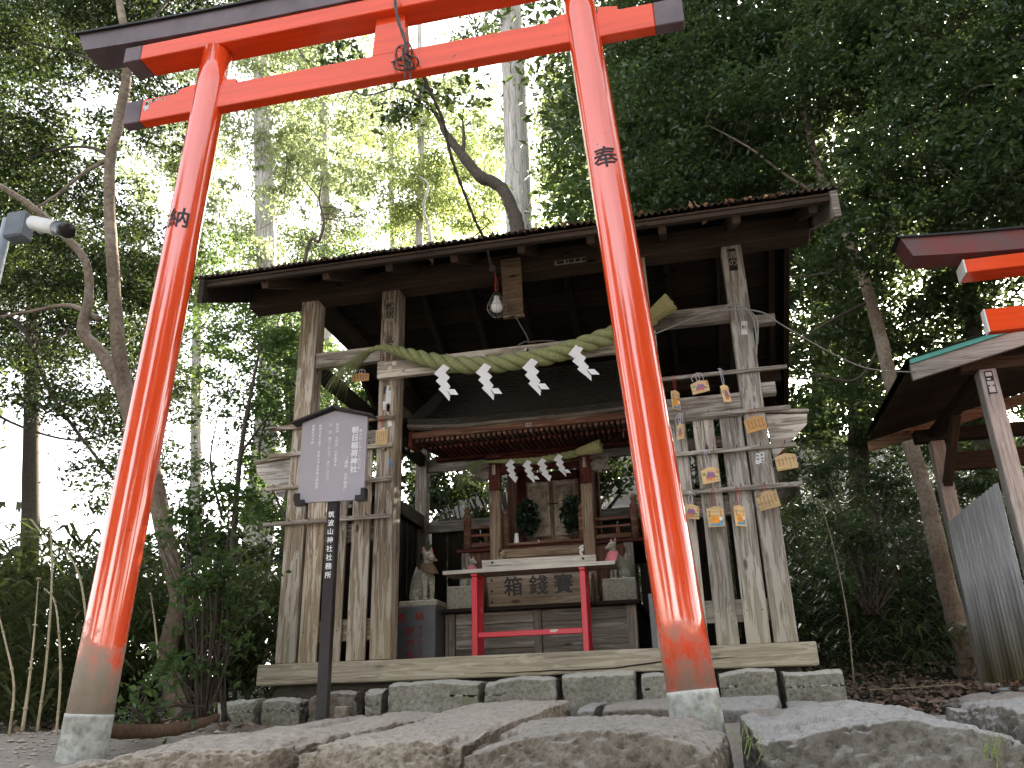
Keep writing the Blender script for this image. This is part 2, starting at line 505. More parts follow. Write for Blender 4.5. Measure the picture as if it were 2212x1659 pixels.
def straw_mat(name, c1, c2, axis_scale=(9, 70, 70)):
    m, nt, n, l, b = mat_new(name)
    mp = coords(n, l, (60, 60, 60))
    g = nz(n, l, mp.outputs[0], 3, 5, .7, .4)
    mp2 = coords(n, l, (6, 6, 6), False)
    g2 = nz(n, l, mp2.outputs[0], 1.0, 3, .5)
    r = ramp(n, [(.3, tuple(c * .45 for c in c1)), (.5, c1), (.72, c2)]); l.new(g.outputs[0], r.inputs[0])
    l.new(r.outputs[0], b.inputs['Base Color']); b.inputs['Roughness'].default_value = .8; b.inputs['Specular IOR Level'].default_value = .2
    bump(n, l, g.outputs[0], .7, .004, b)
    return m
M_straw = straw_mat('green_straw', (.25, .275, .12), (.46, .47, .26))
M_strawy = straw_mat('cut_straw', (.36, .33, .15), (.55, .50, .28))
M_twine = straw_mat('twine', (.30, .22, .10), (.4, .3, .15))
M_cable = plain('grey_cable', (.10, .09, .085), .7, var=.25, scale=40)
M_cableg = plain('pale_grey_cable', (.24, .24, .225), .6, var=.15)
M_rwire = plain('red_wire', (.5, .03, .02), .4)
M_stonefox = stone('fox_stone', (.24, .225, .18), (.33, .31, .25), (.42, .40, .33), 70, None, .35)
M_granite = stone('polished_granite', (.05, .055, .06), (.075, .08, .085), (.11, .115, .12), 160, None, .05)
for _n in M_granite.node_tree.nodes:
    if _n.type == 'BSDF_PRINCIPLED': _n.inputs['Roughness'].default_value = .3; _n.inputs['Specular IOR Level'].default_value = .5
M_redlet = plain('dark_red_carving', (.16, .012, .01), .6)
M_bibp = plain('faded_pink_cloth', (.62, .20, .22), .9, spec=.1, var=.15)
M_bibb = plain('brown_cloth', (.13, .085, .055), .9, spec=.1, var=.3)
M_pinkear = plain('pink_paint', (.50, .11, .09), .8, var=.25)
M_gold = plain('gold_paint', (.34, .22, .09), .6, var=.3)
M_porc = plain('white_porcelain', (.75, .75, .73), .25, spec=.5, var=.02)
M_redtab = None
def chipped(name, col, under):
    m, nt, n, l, b = mat_new(name)
    mp = coords(n, l, (5, 14, 14))
    g = nz(n, l, mp.outputs[0], 1.6, 6, .65)
    r = ramp(n, [(.655, (0, 0, 0)), (.67, (1, 1, 1))]); l.new(g.outputs[0], r.inputs[0])
    l.new(mixc(n, l, r.outputs[0], col, under), b.inputs['Base Color'])
    b.inputs['Roughness'].default_value = .38
    return m
M_redtab = chipped('chipped_crimson_paint', (.55, .012, .03), (.52, .46, .42))
M_bark = None
def cypress_bark():
    m, nt, n, l, b = mat_new('layered_bark_roofing')
    mp = coords(n, l, (9, 60, 60), False)
    g = nz(n, l, mp.outputs[0], 2, 5, .7)
    r = ramp(n, [(.3, (.022, .02, .016)), (.55, (.05, .045, .036)), (.75, (.10, .09, .07))]); l.new(g.outputs[0], r.inputs[0])
    l.new(r.outputs[0], b.inputs['Base Color']); b.inputs['Roughness'].default_value = .9
    bump(n, l, g.outputs[0], .8, .01, b)
    return m
M_bark = cypress_bark()

# ================================================================== main torii
T = thing('torii_gate', (-1.15, 2.88, -.1), 'large vermilion torii gate with glossy pillars in front of the old shrine shed', 'torii gate')
def pillar(name, p0, p1, r0, r1, mat, parent, sides=32):
    """a straight tapering post; local Z is its axis"""
    p0, p1 = Vector(p0), Vector(p1)
    Z = (p1 - p0).normalized(); X = Vector((1, 0, 0)); Y = Z.cross(X).normalized(); X = Y.cross(Z)
    Mw = Matrix((X, Y, Z)).transposed().to_4x4(); Mw.translation = p0
    L = (p1 - p0).length
    V, F = [], []
    n = 14
    for i in range(n + 1):
        t = i / n; r = r0 + (r1 - r0) * t
        for k in range(sides):
            a = 2 * math.pi * k / sides
            rr = r * (1 + .012 * noise.noise(Vector((math.cos(a) * 1.5, math.sin(a) * 1.5, t * 3 + p0.x))))
            V.append((rr * math.cos(a), rr * math.sin(a), L * t))
    for i in range(n):
        for k in range(sides):
            a = i * sides + k; b = i * sides + (k + 1) % sides
            F.append((a, b, b + sides, a + sides))
    F.append(tuple(reversed(range(sides)))); F.append(tuple(range(n * sides, (n + 1) * sides)))
    me = mesh_from(V, F, name)
    o = put(name, me, Mw, parent, mat, True)
    return o, Mw, L
def wrap_letter(ch, h, ang, size, r, mat, parent, Mw):
    """a brushed character lying on the round pillar at height h along its axis"""
    me = text_mesh(ch, size, .014, ext=0)
    bm = bmesh.new(); bm.from_mesh(me)
    bmesh.ops.triangulate(bm, faces=bm.faces)
    for _ in range(3):
        es = [e for e in bm.edges if e.calc_length() > size * .09]
        if es: bmesh.ops.subdivide_edges(bm, edges=es, cuts=1); bmesh.ops.triangulate(bm, faces=bm.faces)
    for v in bm.verts:
        a = ang + v.co.x / r
        zz = h + v.co.y
        rr_ = r + .0015 + v.co.z
        v.co = Vector((rr_ * math.cos(a), rr_ * math.sin(a), zz))
    bm.to_mesh(me); bm.free()
    return put('lettering', me, Mw, parent, mat)
# left pillar, foot of bare concrete below the paint
for (b0, t0, r0, r1, zc, ch, hz, ang) in (
        ((-2.258, 2.9, -.22), (-2.066, 2.885, 3.112), .083, .071, .055, '納', 2.115, -1.37),
        ((-.040, 2.9, -.22), (-.268, 2.885, 3.112), .081, .071, .068, '奉', 2.08, -1.49)):
    b0, t0 = Vector(b0), Vector(t0)
    k = (zc - b0.z) / (t0.z - b0.z)
    mid = b0.lerp(t0, k); rm = r0 + (r1 - r0) * k
    pl, Mp, L = pillar('pillar', mid, t0, rm, r1, M_redp if b0.x < -1 else M_redq, T)
    pillar('concrete_footing', b0, mid + (t0 - b0).normalized() * .0, r0 + .004, rm + .002, M_conc, T)
    kk = (hz - mid.z) / (t0.z - mid.z)
    wrap_letter(ch, kk * L, ang, .106, rm + (r1 - rm) * kk, M_ink, pl, Mp)
# nuki (tie beam), with black painted ends butted on
abox('tie_beam', -2.437, .062, 2.862, 2.918, 2.752, 2.886, M_red, T, .004)
abox('painted_end', -2.53, -2.4375, 2.861, 2.919, 2.751, 2.887, M_purple, T, .004)
abox('painted_end', .0625, .186, 2.861, 2.919, 2.751, 2.887, M_purple, T, .004)
for cx in (-2.092, -.247):
    for s in (-1, 1):
        x0, x1 = (cx - .155, cx - .068) if s < 0 else (cx + .068, cx + .155)
        V, F = prism_geo([(x0, 2.887), (x1, 2.887), (x1, 2.925 if s < 0 else 2.910), (x0, 2.910 if s < 0 else 2.925)], 2.868, 2.912)
        obj('wedge', V, F, M_red, T)
# shimaki and kasagi
def bent_beam(name, x0, x1, y0, y1, zb, zt, rise, mat, parent, slant=0, n=28):
    V, F = [], []
    for i in range(n + 1):
        t = i / n; x = x0 + (x1 - x0) * t
        u = abs(2 * t - 1); dz = rise * max(0, u - .35) ** 2 / .4225
        e = slant * (2 * t - 1) * (1 if True else 0)
        V += [(x, y0, zb + dz), (x, y1, zb + dz), (x + e, y1, zt + dz), (x + e, y0, zt + dz)]
    for i in range(n):
        for k in range(4):
            a = i * 4 + k; b = i * 4 + (k + 1) % 4
            F.append((a, a + 4, b + 4, b))
    F.append((0, 1, 2, 3)); F.append((n * 4 + 3, n * 4 + 2, n * 4 + 1, n * 4))
    return obj(name, V, F, mat, parent)
abox('lower_lintel', -2.46, .15, 2.822, 2.95, 3.108, 3.2, M_red, T, .004)
abox('painted_end', -2.556, -2.4605, 2.821, 2.951, 3.107, 3.201, M_purple, T, .004)
abox('painted_end', .1505, .246, 2.821, 2.951, 3.107, 3.201, M_purple, T, .004)
bent_beam('top_lintel', -2.80, .49, 2.812, 2.965, 3.204, 3.315, .032, M_purple, T, .045)
bent_beam('lintel_capping', -2.865, .555, 2.796, 2.98, 3.3155, 3.326, .032, M_black, T, .006)
V, F = prism_geo([(-1.236, 2.8865), (-1.064, 2.8865), (-1.084, 3.1075), (-1.222, 3.1075)], 2.864, 2.914)
obj('centre_strut', V, F, M_red, T)
# pale scuffs where paint came off
V, F = [], []
for i in range(16):
    x = -2.425 + rnd.random() * .10; h = rnd.random() * .05 + .012
    z = 2.874 - (0 if x > -2.395 else rnd.random() * .03)
    w = .0025 + rnd.random() * .004
    V2, F2 = box_geo(x, x + w * 2, 2.8606, 2.8619, z - (h if x < -2.395 else h * .35), z)
    V, F = join_geo((V, F), (V2, F2))
obj('paint_scuff', V, F, M_stickw, T)

# cable tied on the gate, its knot and the bulb cable
CB = thing('hanging_cable', (-1.07, 2.8, 2.9), 'twisted black cable hanging from the gate lintel down to the caged bulb', 'cable')
pA = [at(852, -20, 2.78), at(855, 15, 2.78), at(862, 50, 2.78), at(874, 85, 2.79), at(878, 118, 2.80)]
def twisted(name, pts, r, parent, mat=M_cable, turns=40):
    P = spline(pts, 10)
    L = sum((P[i + 1] - P[i]).length for i in range(len(P) - 1))
    gs = []
    for s in (0, 1):
        Q = []
        N = (P[1] - P[0]).orthogonal().normalized()
        for i, p in enumerate(P):
            Tn = (P[min(i + 1, len(P) - 1)] - P[max(0, i - 1)]).normalized()
            N = (N - Tn * N.dot(Tn)).normalized(); B = Tn.cross(N)
            a = i / len(P) * L * turns + s * math.pi
            Q.append(p + (N * math.cos(a) + B * math.sin(a)) * r * .6)
        gs.append(tube_geo(Q, [r] * len(Q), 6))
    V, F = join_geo(*gs)
    return obj(name, V, F, mat, parent, True)
twisted('upper_cable', pA, .0058, CB)
twisted('lower_cable', [at(915, 165, 2.93), at(930, 200, 3.0), at(957, 262, 3.15), at(975, 340, 3.35), at(1000, 410, 3.6), at(1028, 480, 3.85), at(1047, 520, 4.1), at(1062, 578, 4.4)], .0058, CB)
g = []
for (p, q) in (((868, 120), (14, 22)), ((880, 118), (10, 26)), ((888, 135), (16, 14)), ((872, 140), (22, 12))):
    c = [at(p[0] + q[0] * math.cos(a), p[1] + q[1] * math.sin(a), 2.845 + .02 * math.sin(2 * a)) for a in [i * math.pi / 5 for i in range(11)]]
    P = spline(c, 4); g.append(tube_geo(P, [.0042] * len(P), 6))
for q in ([(880, 120), (884, 150), (888, 172)], [(880, 120), (878, 152), (872, 172)], [(845, 135), (860, 128), (884, 110)]):
    P = spline([at(*c, 2.845) for c in q], 5); g.append(tube_geo(P, [.0042] * len(P), 6))
V, F = join_geo(*g)
obj('cable_knot', V, F, M_cable, CB, True)
LB = thing('caged_bulb', (-1.02, 4.4, 2.23), 'white light bulb in a wire cage hanging below the shed lintel, unlit', 'lamp')
V, F = lathe_geo((-1.044, 4.4, 2.555), [(.012, 0), (.02, .006), (.021, .028), (.014, .036)], 12)
obj('connector', V, F, M_cable, LB, True)
for s in (-1, 1):
    tube('wire', [(-1.03, 4.4, 2.555), (-1.022 + .004 * s, 4.4, 2.49), (-1.02 + .010 * s, 4.4, 2.44), (-1.018 + .007 * s, 4.4, 2.405)], [.002, .002], M_rwire, LB, 5)
V, F = lathe_geo((-1.02, 4.4, 2.375), [(.017, 0), (.02, .006), (.017, .025), (.008, .032)], 12)
obj('socket', V, F, M_iron, LB, True)
V, F = lathe_geo((-1.02, 4.4, 2.268), [(.004, 0), (.022, .006), (.034, .024), (.034, .04), (.027, .062), (.018, .085), (.016, .107)], 18)
obj('bulb', V, F, M_porc, LB, True)
g = []
for k in range(8):
    a = k * math.pi / 4 + .2
    g.append(tube_geo(spline([Vector((-1.02 + r * math.cos(a), 4.4 + r * math.sin(a), z)) for r, z in ((.018, 2.395), (.042, 2.35), (.058, 2.30), (.040, 2.255), (.008, 2.232))], 5), [.0013] * 21, 4))
g.append(tube_geo([Vector((-1.02 + .0575 * math.cos(i * math.pi / 12), 4.4 + .0575 * math.sin(i * math.pi / 12), 2.30)) for i in range(25)], [.0013] * 25, 4, False))
V, F = join_geo(*g)
obj('wire_cage', V, F, plain('galvanised_wire', (.35, .34, .33), .4, .8), LB, True)
CC = thing('lamp_cable', (-.95, 4.5, 2.1), 'dark cable running from the bulb socket down to the straw rope', 'cable')
tube('cable', [(-1.03, 4.42, 2.55), at(1075, 645, 4.5), (-.96, 4.52, 2.38), (-.94, 4.53, 2.31), (-.905, 4.53, 2.23), (-.868, 4.53, 2.15), (-.856, 4.54, 2.105)], [.0045] * 2, M_cable, CC, 6)
tube('cable_tie', [(-.93, 4.545, 2.10), (-.88, 4.54, 2.118), (-.84, 4.535, 2.108), (-.80, 4.54, 2.112), (-.70, 4.56, 2.11)], [.005] * 2, M_cable, CC, 6)
CR = thing('side_cable', (.35, 4.48, 2.1), 'grey cable looped round the right front post and strung across to the small hut', 'cable')
tube('cable', [(-.16, 4.53, 2.05), (.0, 4.53, 2.10), (.16, 4.53, 2.15), (.32, 4.53, 2.165), (.50, 4.53, 2.13), (.62, 4.60, 2.06), at(1800, 765, 4.9), at(1880, 797, 5.15), (1.49, 5.43, 2.0)], [.0045] * 2, M_cableg, CR, 6)
tube('cable', [(.31, 4.53, 2.19), (.36, 4.525, 2.185), (.42, 4.53, 2.16), (.455, 4.54, 2.10), (.46, 4.55, 1.98), (.445, 4.55, 1.87)], [.005] * 2, M_cableg, CR, 6)
tube('cable', [(.30, 4.535, 2.17), (.34, 4.52, 2.20), (.41, 4.53, 2.175), (.475, 4.54, 2.09), (.462, 4.55, 1.94)], [.004] * 2, M_cableg, CR, 6)

PI2 = 2 * math.pi
# ================================================================== shed over the shrine
S = thing('shrine_shed', (-.98, 5.85, .2), 'open weathered timber shed with a rusty corrugated roof sheltering the small shrine', 'shed')
YF = 4.6
abox('sill', -2.513, .538, 4.6, 4.73, .208, .321, W['sill'], S, .006, .012)
# split running along the sill's lower edge
P = [Vector((-1.2 + i * .045 - .0, 4.5985, .228 + .006 * noise.noise(Vector((i * .4, 0, 0))) + (.028 * smooth(14, 24, i)))) for i in range(34)]
V, F = tube_geo(P, interp([.001, .003, .004, .004, .001], 34), 5)
obj('sill_crack', V, F, plain('deep_crack', (.02, .015, .01), 1), S)
posts = []
for (x0, x1, w, yo) in ((-2.412, -2.292, 'tan', .0), (-1.842, -1.72, 'tan', 0), (-.245, -.125, 'grey', 0), (.338, .455, 'grey', 0)):
    posts.append(abox('front_post', x0, x1, 4.612, 4.73, .322, 2.634, W[w] if w == 'grey' else W['tan'], S, .004, .006))
for x0 in (-2.41, .345):
    abox('rear_post', x0, x0 + .105, 7.0, 7.105, .2, 2.62, W['beam'], S)
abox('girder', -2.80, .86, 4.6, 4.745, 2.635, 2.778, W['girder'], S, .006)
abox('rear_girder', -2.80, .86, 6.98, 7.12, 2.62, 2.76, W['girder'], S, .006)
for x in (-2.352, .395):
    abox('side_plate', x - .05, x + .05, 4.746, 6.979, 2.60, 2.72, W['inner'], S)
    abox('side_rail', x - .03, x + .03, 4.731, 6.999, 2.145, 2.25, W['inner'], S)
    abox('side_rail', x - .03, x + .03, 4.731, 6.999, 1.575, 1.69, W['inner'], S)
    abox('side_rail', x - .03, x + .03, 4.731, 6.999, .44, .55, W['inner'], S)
# front rails
abox('front_rail', -2.291, -1.843, 4.625, 4.67, 2.143, 2.248, W['grey'], S)
abox('front_rail', -.1245, .337, 4.625, 4.67, 2.144, 2.250, W['beam'], S)
abox('rail_end', .4555, .588, 4.62, 4.68, 2.10, 2.155, W['beam'], S)
abox('rail_end', .4555, .535, 4.64, 4.70, 1.67, 1.74, W['grey'], S)
abox('lintel_board', -1.838, -.1, 4.565, 4.6105, 1.997, 2.108, W['grey'], S, .003, .004)
abox('front_rail', -2.291, -1.843, 4.64, 4.68, 1.572, 1.684, W['beam'], S)
abox('front_rail', -.1245, .337, 4.64, 4.68, 1.545, 1.695, W['grey'], S)
abox('front_rail', -2.291, -1.843, 4.665, 4.70, .434, .556, W['tan'], S)
abox('front_rail', -.1245, .337, 4.665, 4.70, .437, .552, W['grey'], S)
abox('front_rail', -.1245, .337, 4.665, 4.70, 1.0, 1.11, W['beam'], S)
abox('front_rail', -2.291, -1.843, 4.665, 4.70, 1.0, 1.11, W['beam'], S)
for (a, b, zt) in ((-2.275, -2.165, 1.56), (-2.10, -2.022, 1.56), (-1.985, -1.872, 1.56)):
    abox('slat', a, b, 4.622, 4.64, .322, zt, W['tan'], S, .003, .008)
for (a, b) in ((-.078, .014), (.055, .17), (.203, .325)):
    abox('slat', a, b, 4.622, 4.64, .322, 1.544, W['grey'], S, .003, .008)
# side and rear slats, seen from inside with light between them
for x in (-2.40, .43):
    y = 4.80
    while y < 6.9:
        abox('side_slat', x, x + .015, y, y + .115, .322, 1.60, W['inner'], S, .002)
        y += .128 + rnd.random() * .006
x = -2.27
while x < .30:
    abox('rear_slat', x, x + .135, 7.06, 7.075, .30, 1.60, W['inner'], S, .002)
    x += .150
for z0, z1 in ((2.09, 2.19), (1.535, 1.635), (.44, .54)):
    abox('rear_rail', -2.304, .344, 7.02, 7.058, z0, z1, W['beam'] if z0 > 1.5 else W['inner'], S)
# thin strips nailed across the front, for the votive plaques
strips = [(-2.568, -1.733, 1.729, 1.757, 'tan'), (-2.553, -1.735, 1.551, 1.578, 'tan'), (-2.55, -1.736, 1.339, 1.366, 'tan'), (-2.552, -1.734, 1.116, 1.142, 'beam'),
          (-.16, .607, 1.795, 1.817, 'beam'), (-.16, .591, 1.552, 1.576, 'beam'), (-.16, .590, 1.336, 1.360, 'beam'), (-.16, .590, 1.114, 1.140, 'beam')]
for (x0, x1, z0, z1, w) in strips:
    abox('plaque_strip', x0, x1, 4.592, 4.611, z0, z1, W[w], S, .002, .004)
    k = 0
    x = x0 + .06
    while x < x1 - .02:
        a = rnd.uniform(-.4, .4)
        beam('nail', (x, 4.597, (z0 + z1) / 2 + .004), (x + .006 * a, 4.565, (z0 + z1) / 2 + .018), .003, .003, M_iron, S, bev=0)
        x += .118 + rnd.random() * .01
for (a_, b_) in ((-2.275, -2.165), (-2.10, -2.022), (-1.985, -1.872), (-.078, .014), (.055, .17), (.203, .325)):
    for z in (.49, 1.055, 1.50):
        for x in (a_ + .022, b_ - .022):
            V, F = prism_geo([(x + .0035 * math.cos(i * PI2 / 6), z + .0035 * math.sin(i * PI2 / 6) + rnd.uniform(-.012, .012) * 0) for i in range(6)], 4.6195, 4.6225)
            obj('nail_head', V, F, M_iron, S)
# brackets sticking out beyond the corner posts
for s, xs in ((1, (.462, .686, .676, .472)), (-1, (-2.415, -2.684, -2.677, -2.478))):
    xa, xb, xc, xd = xs
    V, F = prism_geo([(xa, 1.565), (xb, 1.545), (xc, 1.487), (xd, 1.30)], 4.69, 4.715)
    obj('gusset_board', V, F, W['grey'], S)
    beam('gusset_cap', (xa, 4.70, 1.583), (xb + s * .01, 4.70, 1.560), .05, .02, W['sill'], S)
# roof
EY, EZ, SL, RY = 4.04, 2.565, .5, 5.8
RZ = EZ + SL * (RY - EY)
SLB, BY = -.515, 7.56
def roofz(y): return EZ + SL * (y - EY) if y < RY else RZ + SLB * (y - RY)
th = .075
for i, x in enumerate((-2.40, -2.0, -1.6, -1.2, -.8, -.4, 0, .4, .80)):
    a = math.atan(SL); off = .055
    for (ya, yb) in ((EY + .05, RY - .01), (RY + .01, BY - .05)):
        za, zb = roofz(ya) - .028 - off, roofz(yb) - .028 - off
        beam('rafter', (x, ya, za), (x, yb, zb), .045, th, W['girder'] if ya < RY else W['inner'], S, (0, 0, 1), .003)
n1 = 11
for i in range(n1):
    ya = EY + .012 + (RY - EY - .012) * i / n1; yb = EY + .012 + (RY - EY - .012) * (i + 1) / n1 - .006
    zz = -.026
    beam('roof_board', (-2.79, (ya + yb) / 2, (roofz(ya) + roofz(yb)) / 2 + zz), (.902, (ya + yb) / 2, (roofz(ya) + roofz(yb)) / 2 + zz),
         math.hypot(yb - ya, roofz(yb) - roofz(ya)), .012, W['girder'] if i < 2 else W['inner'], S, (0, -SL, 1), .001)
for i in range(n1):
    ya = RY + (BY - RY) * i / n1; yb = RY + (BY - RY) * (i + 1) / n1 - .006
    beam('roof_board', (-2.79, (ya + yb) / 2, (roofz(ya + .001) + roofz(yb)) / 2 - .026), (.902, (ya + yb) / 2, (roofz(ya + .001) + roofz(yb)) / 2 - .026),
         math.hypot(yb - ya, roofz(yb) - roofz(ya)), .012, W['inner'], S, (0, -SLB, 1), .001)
# batten behind the eave edge, pale underside as in the photograph
beam('eave_batten', (-2.79, EY + .035, EZ - .04), (.9, EY + .035, EZ - .04), .03, .03, W['girder'], S, bev=.002)
for x in (-2.805, .887):
    for (ya, yb) in ((EY - .01, RY), (RY, BY + .01)):
        sgn = SL if ya < RY - .1 else SLB
        V, F = [], []
        za, zb = roofz(ya) if ya > EY else EZ + SL * (ya - EY), roofz(yb) if ya < RY - .1 else RZ + SLB * (yb - RY)
        if ya >= RY - .1: za = RZ
        V = [Vector((x + dx, y, z + dz)) for dx in (0, .034) for (y, z, dz) in ((ya, za, -.17), (yb - .001, zb, -.17), (yb - .001, zb, -.012), (ya, za, -.012))]
        F = [(0, 3, 2, 1), (4, 5, 6, 7), (0, 1, 5, 4), (2, 3, 7, 6), (0, 4, 7, 3), (1, 2, 6, 5)]
        obj('barge_board', V, F, W['beam'] if x > 0 and ya < RY - .1 else W['inner'], S)
# corrugated sheets with a ragged lower edge
def sheet(x0, x1, ya, yb, seed, lift):
    n = int((x1 - x0) / .0045); m = 5
    V, F = [], []
    for i in range(n + 1):
        x = x0 + (x1 - x0) * i / n
        rag = .022 * noise.noise(Vector((x * 7, seed, 0))) + .012 * noise.noise(Vector((x * 40, seed, 3)))
        for j in range(m + 1):
            t = j / m
            y = ya + (yb - ya) * t - (rag if j == 0 else 0)
            V.append(Vector((x, y, (EZ + SL * (y - EY) if yb <= RY + .01 else RZ + SLB * (y - RY)) + .004 + lift + .009 * math.sin(x * 2 * math.pi / .036) + .01 * noise.noise(Vector((x * 2, y * 2, seed))))))
    for i in range(n):
        for j in range(m):
            a = i * (m + 1) + j
            F.append((a, a + m + 1, a + m + 2, a + 1))
    return obj('corrugated_sheet', V, F, M_tin, S, True)
xs = [-2.862 + i * .636 for i in range(7)]
for i in range(6):
    sheet(xs[i], xs[i + 1] + (.03 if i < 5 else 0), EY, RY, i + 1.0, .003 * (i % 2) + .004)
    sheet(xs[i], xs[i + 1] + (.03 if i < 5 else 0), RY, BY + .03, i + 21.0, .003 * (i % 2) + .004)
for o in [o for o in COL.objects if o.name.startswith('corrugated_sheet')]:
    if not o.data.get('s'):
        md = o.modifiers.new('thickness', 'SOLIDIFY'); md.thickness = .0018; md.offset = 1
V, F = prism_geo([(-2.87, 0), (.96, 0), (.96, .02), (-2.87, .02)], -.09, .09)
obj('ridge_cap', [Vector((v.x, RY + v.y, RZ + .02 + v.z - abs(v.y) * .5)) for v in V], F, M_tin, S)
# hanging name board on the lintel (blank, weathered)
V, F = prism_geo([(-1.028, 2.72), (-.898, 2.72), (-.892, 2.322), (-1.012, 2.318)], 4.562, 4.584)
obj('hanging_board', V, F, W['shrine'], S)
V, F = box_geo(-1.018, -.886, 4.556, 4.586, 2.306, 2.318)
obj('hanging_board_edge', V, F, W['shrine'], S)
# paper pilgrim labels
def label_on(c, w, h, mat, s, size, name='paper_label', tilt=0, ink=M_ink, vertical=True, bold=.03, parent=S, space=.95):
    V, F = box_geo(-w / 2, w / 2, -.0008, .0008, -h / 2, h / 2)
    R = Matrix.Rotation(tilt, 4, 'Y'); c = Vector(c)
    o = obj(name, [c + R @ v for v in V], F, mat, parent, origin=c)
    if s:
        me = text_mesh(s, size, bold, vertical, space, .0003)
        Mw = Matrix.Translation(c + Vector((0, -.0014, 0))) @ R @ Matrix.Rotation(math.pi / 2, 4, 'X')
        put('lettering', me, Mw, o, ink)
    return o
label_on((-1.782, 4.6106, 2.482), .054, .155, M_sticker, '松居', .062)
V, F = join_geo(tube_geo([Vector((-1.773 + .028 * math.cos(i * math.pi / 12), 4.6105, 2.268 + .028 * math.sin(i * math.pi / 12))) for i in range(25)], [.0018] * 25, 4, False),
                *[lathe_geo((0, 0, 0), [(.010, 0), (.010, .001)], 10) for _ in ()])
cr = obj('crest', V, F, M_ink, S)
for k in range(3):
    a = math.pi / 2 + k * 2 * math.pi / 3
    P = [Vector((-1.773 + .0125 * math.cos(a) + .009 * math.cos(i * math.pi / 6), 4.6108, 2.268 + .0125 * math.sin(a) + .009 * math.sin(i * math.pi / 6))) for i in range(12)]
    obj('crest_leaf', P, [tuple(reversed(range(12)))], M_ink, cr)
write('川', (-1.785, 4.6098, 2.222), .026, M_ink, S, bold=.03); write('上', (-1.759, 4.6098, 2.222), .026, M_ink, S, bold=.03)
label_on((.395, 4.6106, 2.535), .048, .15, M_ink, '清の', .055, ink=M_sticker)
label_on((.407, 4.6106, 2.078), .034, .085, M_stickw, '杉', .032, tilt=.1)
label_on((.381, 4.6106, 1.288), .022, .062, M_stickw, '', .02, tilt=.15)
label_on((.404, 4.6106, 1.292), .022, .062, M_stickw, '', .02, tilt=.15)
for (dx, dz) in ((.381, 1.305), (.381, 1.285), (.404, 1.308), (.404, 1.288), (.404, 1.272)):
    V, F = box_geo(dx - .006, dx + .006, 4.6085, 4.6095, dz - .006, dz + .004); obj('print', V, F, plain('blue_grey_print', (.10, .16, .20), .7) if 'blue_grey_print' not in bpy.data.materials else bpy.data.materials['blue_grey_print'], S)
label_on((-.585, 4.5985, 2.664), .20, .032, M_sticker, '', .03)
for i, (a, b) in enumerate(((-.672, -.626), (-.612, -.602), (-.592, -.562), (-.552, -.520), (-.512, -.486))):
    V, F = box_geo(a, b, 4.5965, 4.5975, 2.654 + (i % 2) * .002, 2.676); obj('print', V, F, M_ink, S)
# scraps of old labels on the lintel board and posts
for i in range(26):
    x = -1.80 + rnd.random() * 1.2; z = 2.015 + rnd.random() * .075
    label_on((x, 4.5643, z), .012 + rnd.random() * .03, .012 + rnd.random() * .02, rnd.choice((M_stickw, M_stickw, M_sticker)), '', .01, 'label_scrap', rnd.uniform(-.9, .9))
for i in range(12):
    x = -1.81 + rnd.random() * .06; z = 1.45 + rnd.random() * .5
    label_on((x, 4.6106, z), .01 + rnd.random() * .018, .03 + rnd.random() * .03, rnd.choice((M_ink, M_sticker, M_stickw)), '', .01, 'label_scrap', rnd.uniform(-.2, .2))
label_on((-1.748, 4.6106, 1.452), .016, .045, plain('blue_tape', (.05, .16, .42), .5), '', .01, 'blue_tape')
label_on((-1.775, 4.6108, 1.88), .034, .09, M_stickw, '', .01)

# leaves and moss lying on the roof
def leaf_scatter(name, pts, size, mat, seed, parent=None, flat=.5):
    r = np.random.default_rng(seed)
    n = len(pts); P = np.array([tuple(p) for p in pts])
    d = r.normal(size=(n, 3)); d[:, 2] *= flat; d /= np.linalg.norm(d, axis=1)[:, None]
    e = np.cross(d, r.normal(size=(n, 3)) * [.4, .4, 1]); e /= np.linalg.norm(e, axis=1)[:, None]
    s = size * r.uniform(.6, 1.3, (n, 1))
    nrm = np.cross(d, e)
    V = np.stack([P - d * s * .5, P + e * s * .28 + nrm * s * .12, P + d * s * .5 + nrm * s * .1, P - e * s * .28 + nrm * s * .12], 1).reshape(-1, 3)
    F = [(4 * i, 4 * i + 1, 4 * i + 2) for i in range(n)] + [(4 * i, 4 * i + 2, 4 * i + 3) for i in range(n)]
    return obj(name, [Vector(v) for v in V], F, mat, parent)
DL = []
for (cx, w, n) in ((-1.42, .10, 60), (.22, .07, 45)):
    pts = [(cx + rnd.gauss(0, w * .5), EY + .12 + abs(rnd.gauss(0, .06)), EZ + .05 + abs(rnd.gauss(0, .03))) for _ in range(n)]
    o = leaf_scatter('dry_leaf_clump', pts, .05, M_leaflit, int(n), None, 1)
    tag(o, 'clump of curled brown leaves lying on the roof edge, ' + ('left of the hanging cable' if cx < -1 else 'right of the right gate pillar'), 'leaf clump', 'leaf clumps on the shed roof')
pts = [(rnd.uniform(-2.8, .9), EY + rnd.random() * .25, 0) for _ in range(420)]
pts = [(x, y, EZ + SL * (y - EY) + .018) for x, y, _ in pts]
o = leaf_scatter('roof_leaf_litter', pts, .042, M_leaflit, 77, None, .35)
tag(o, 'dead leaves and needles scattered along the corrugated roof edge', 'leaf litter', kind='stuff')

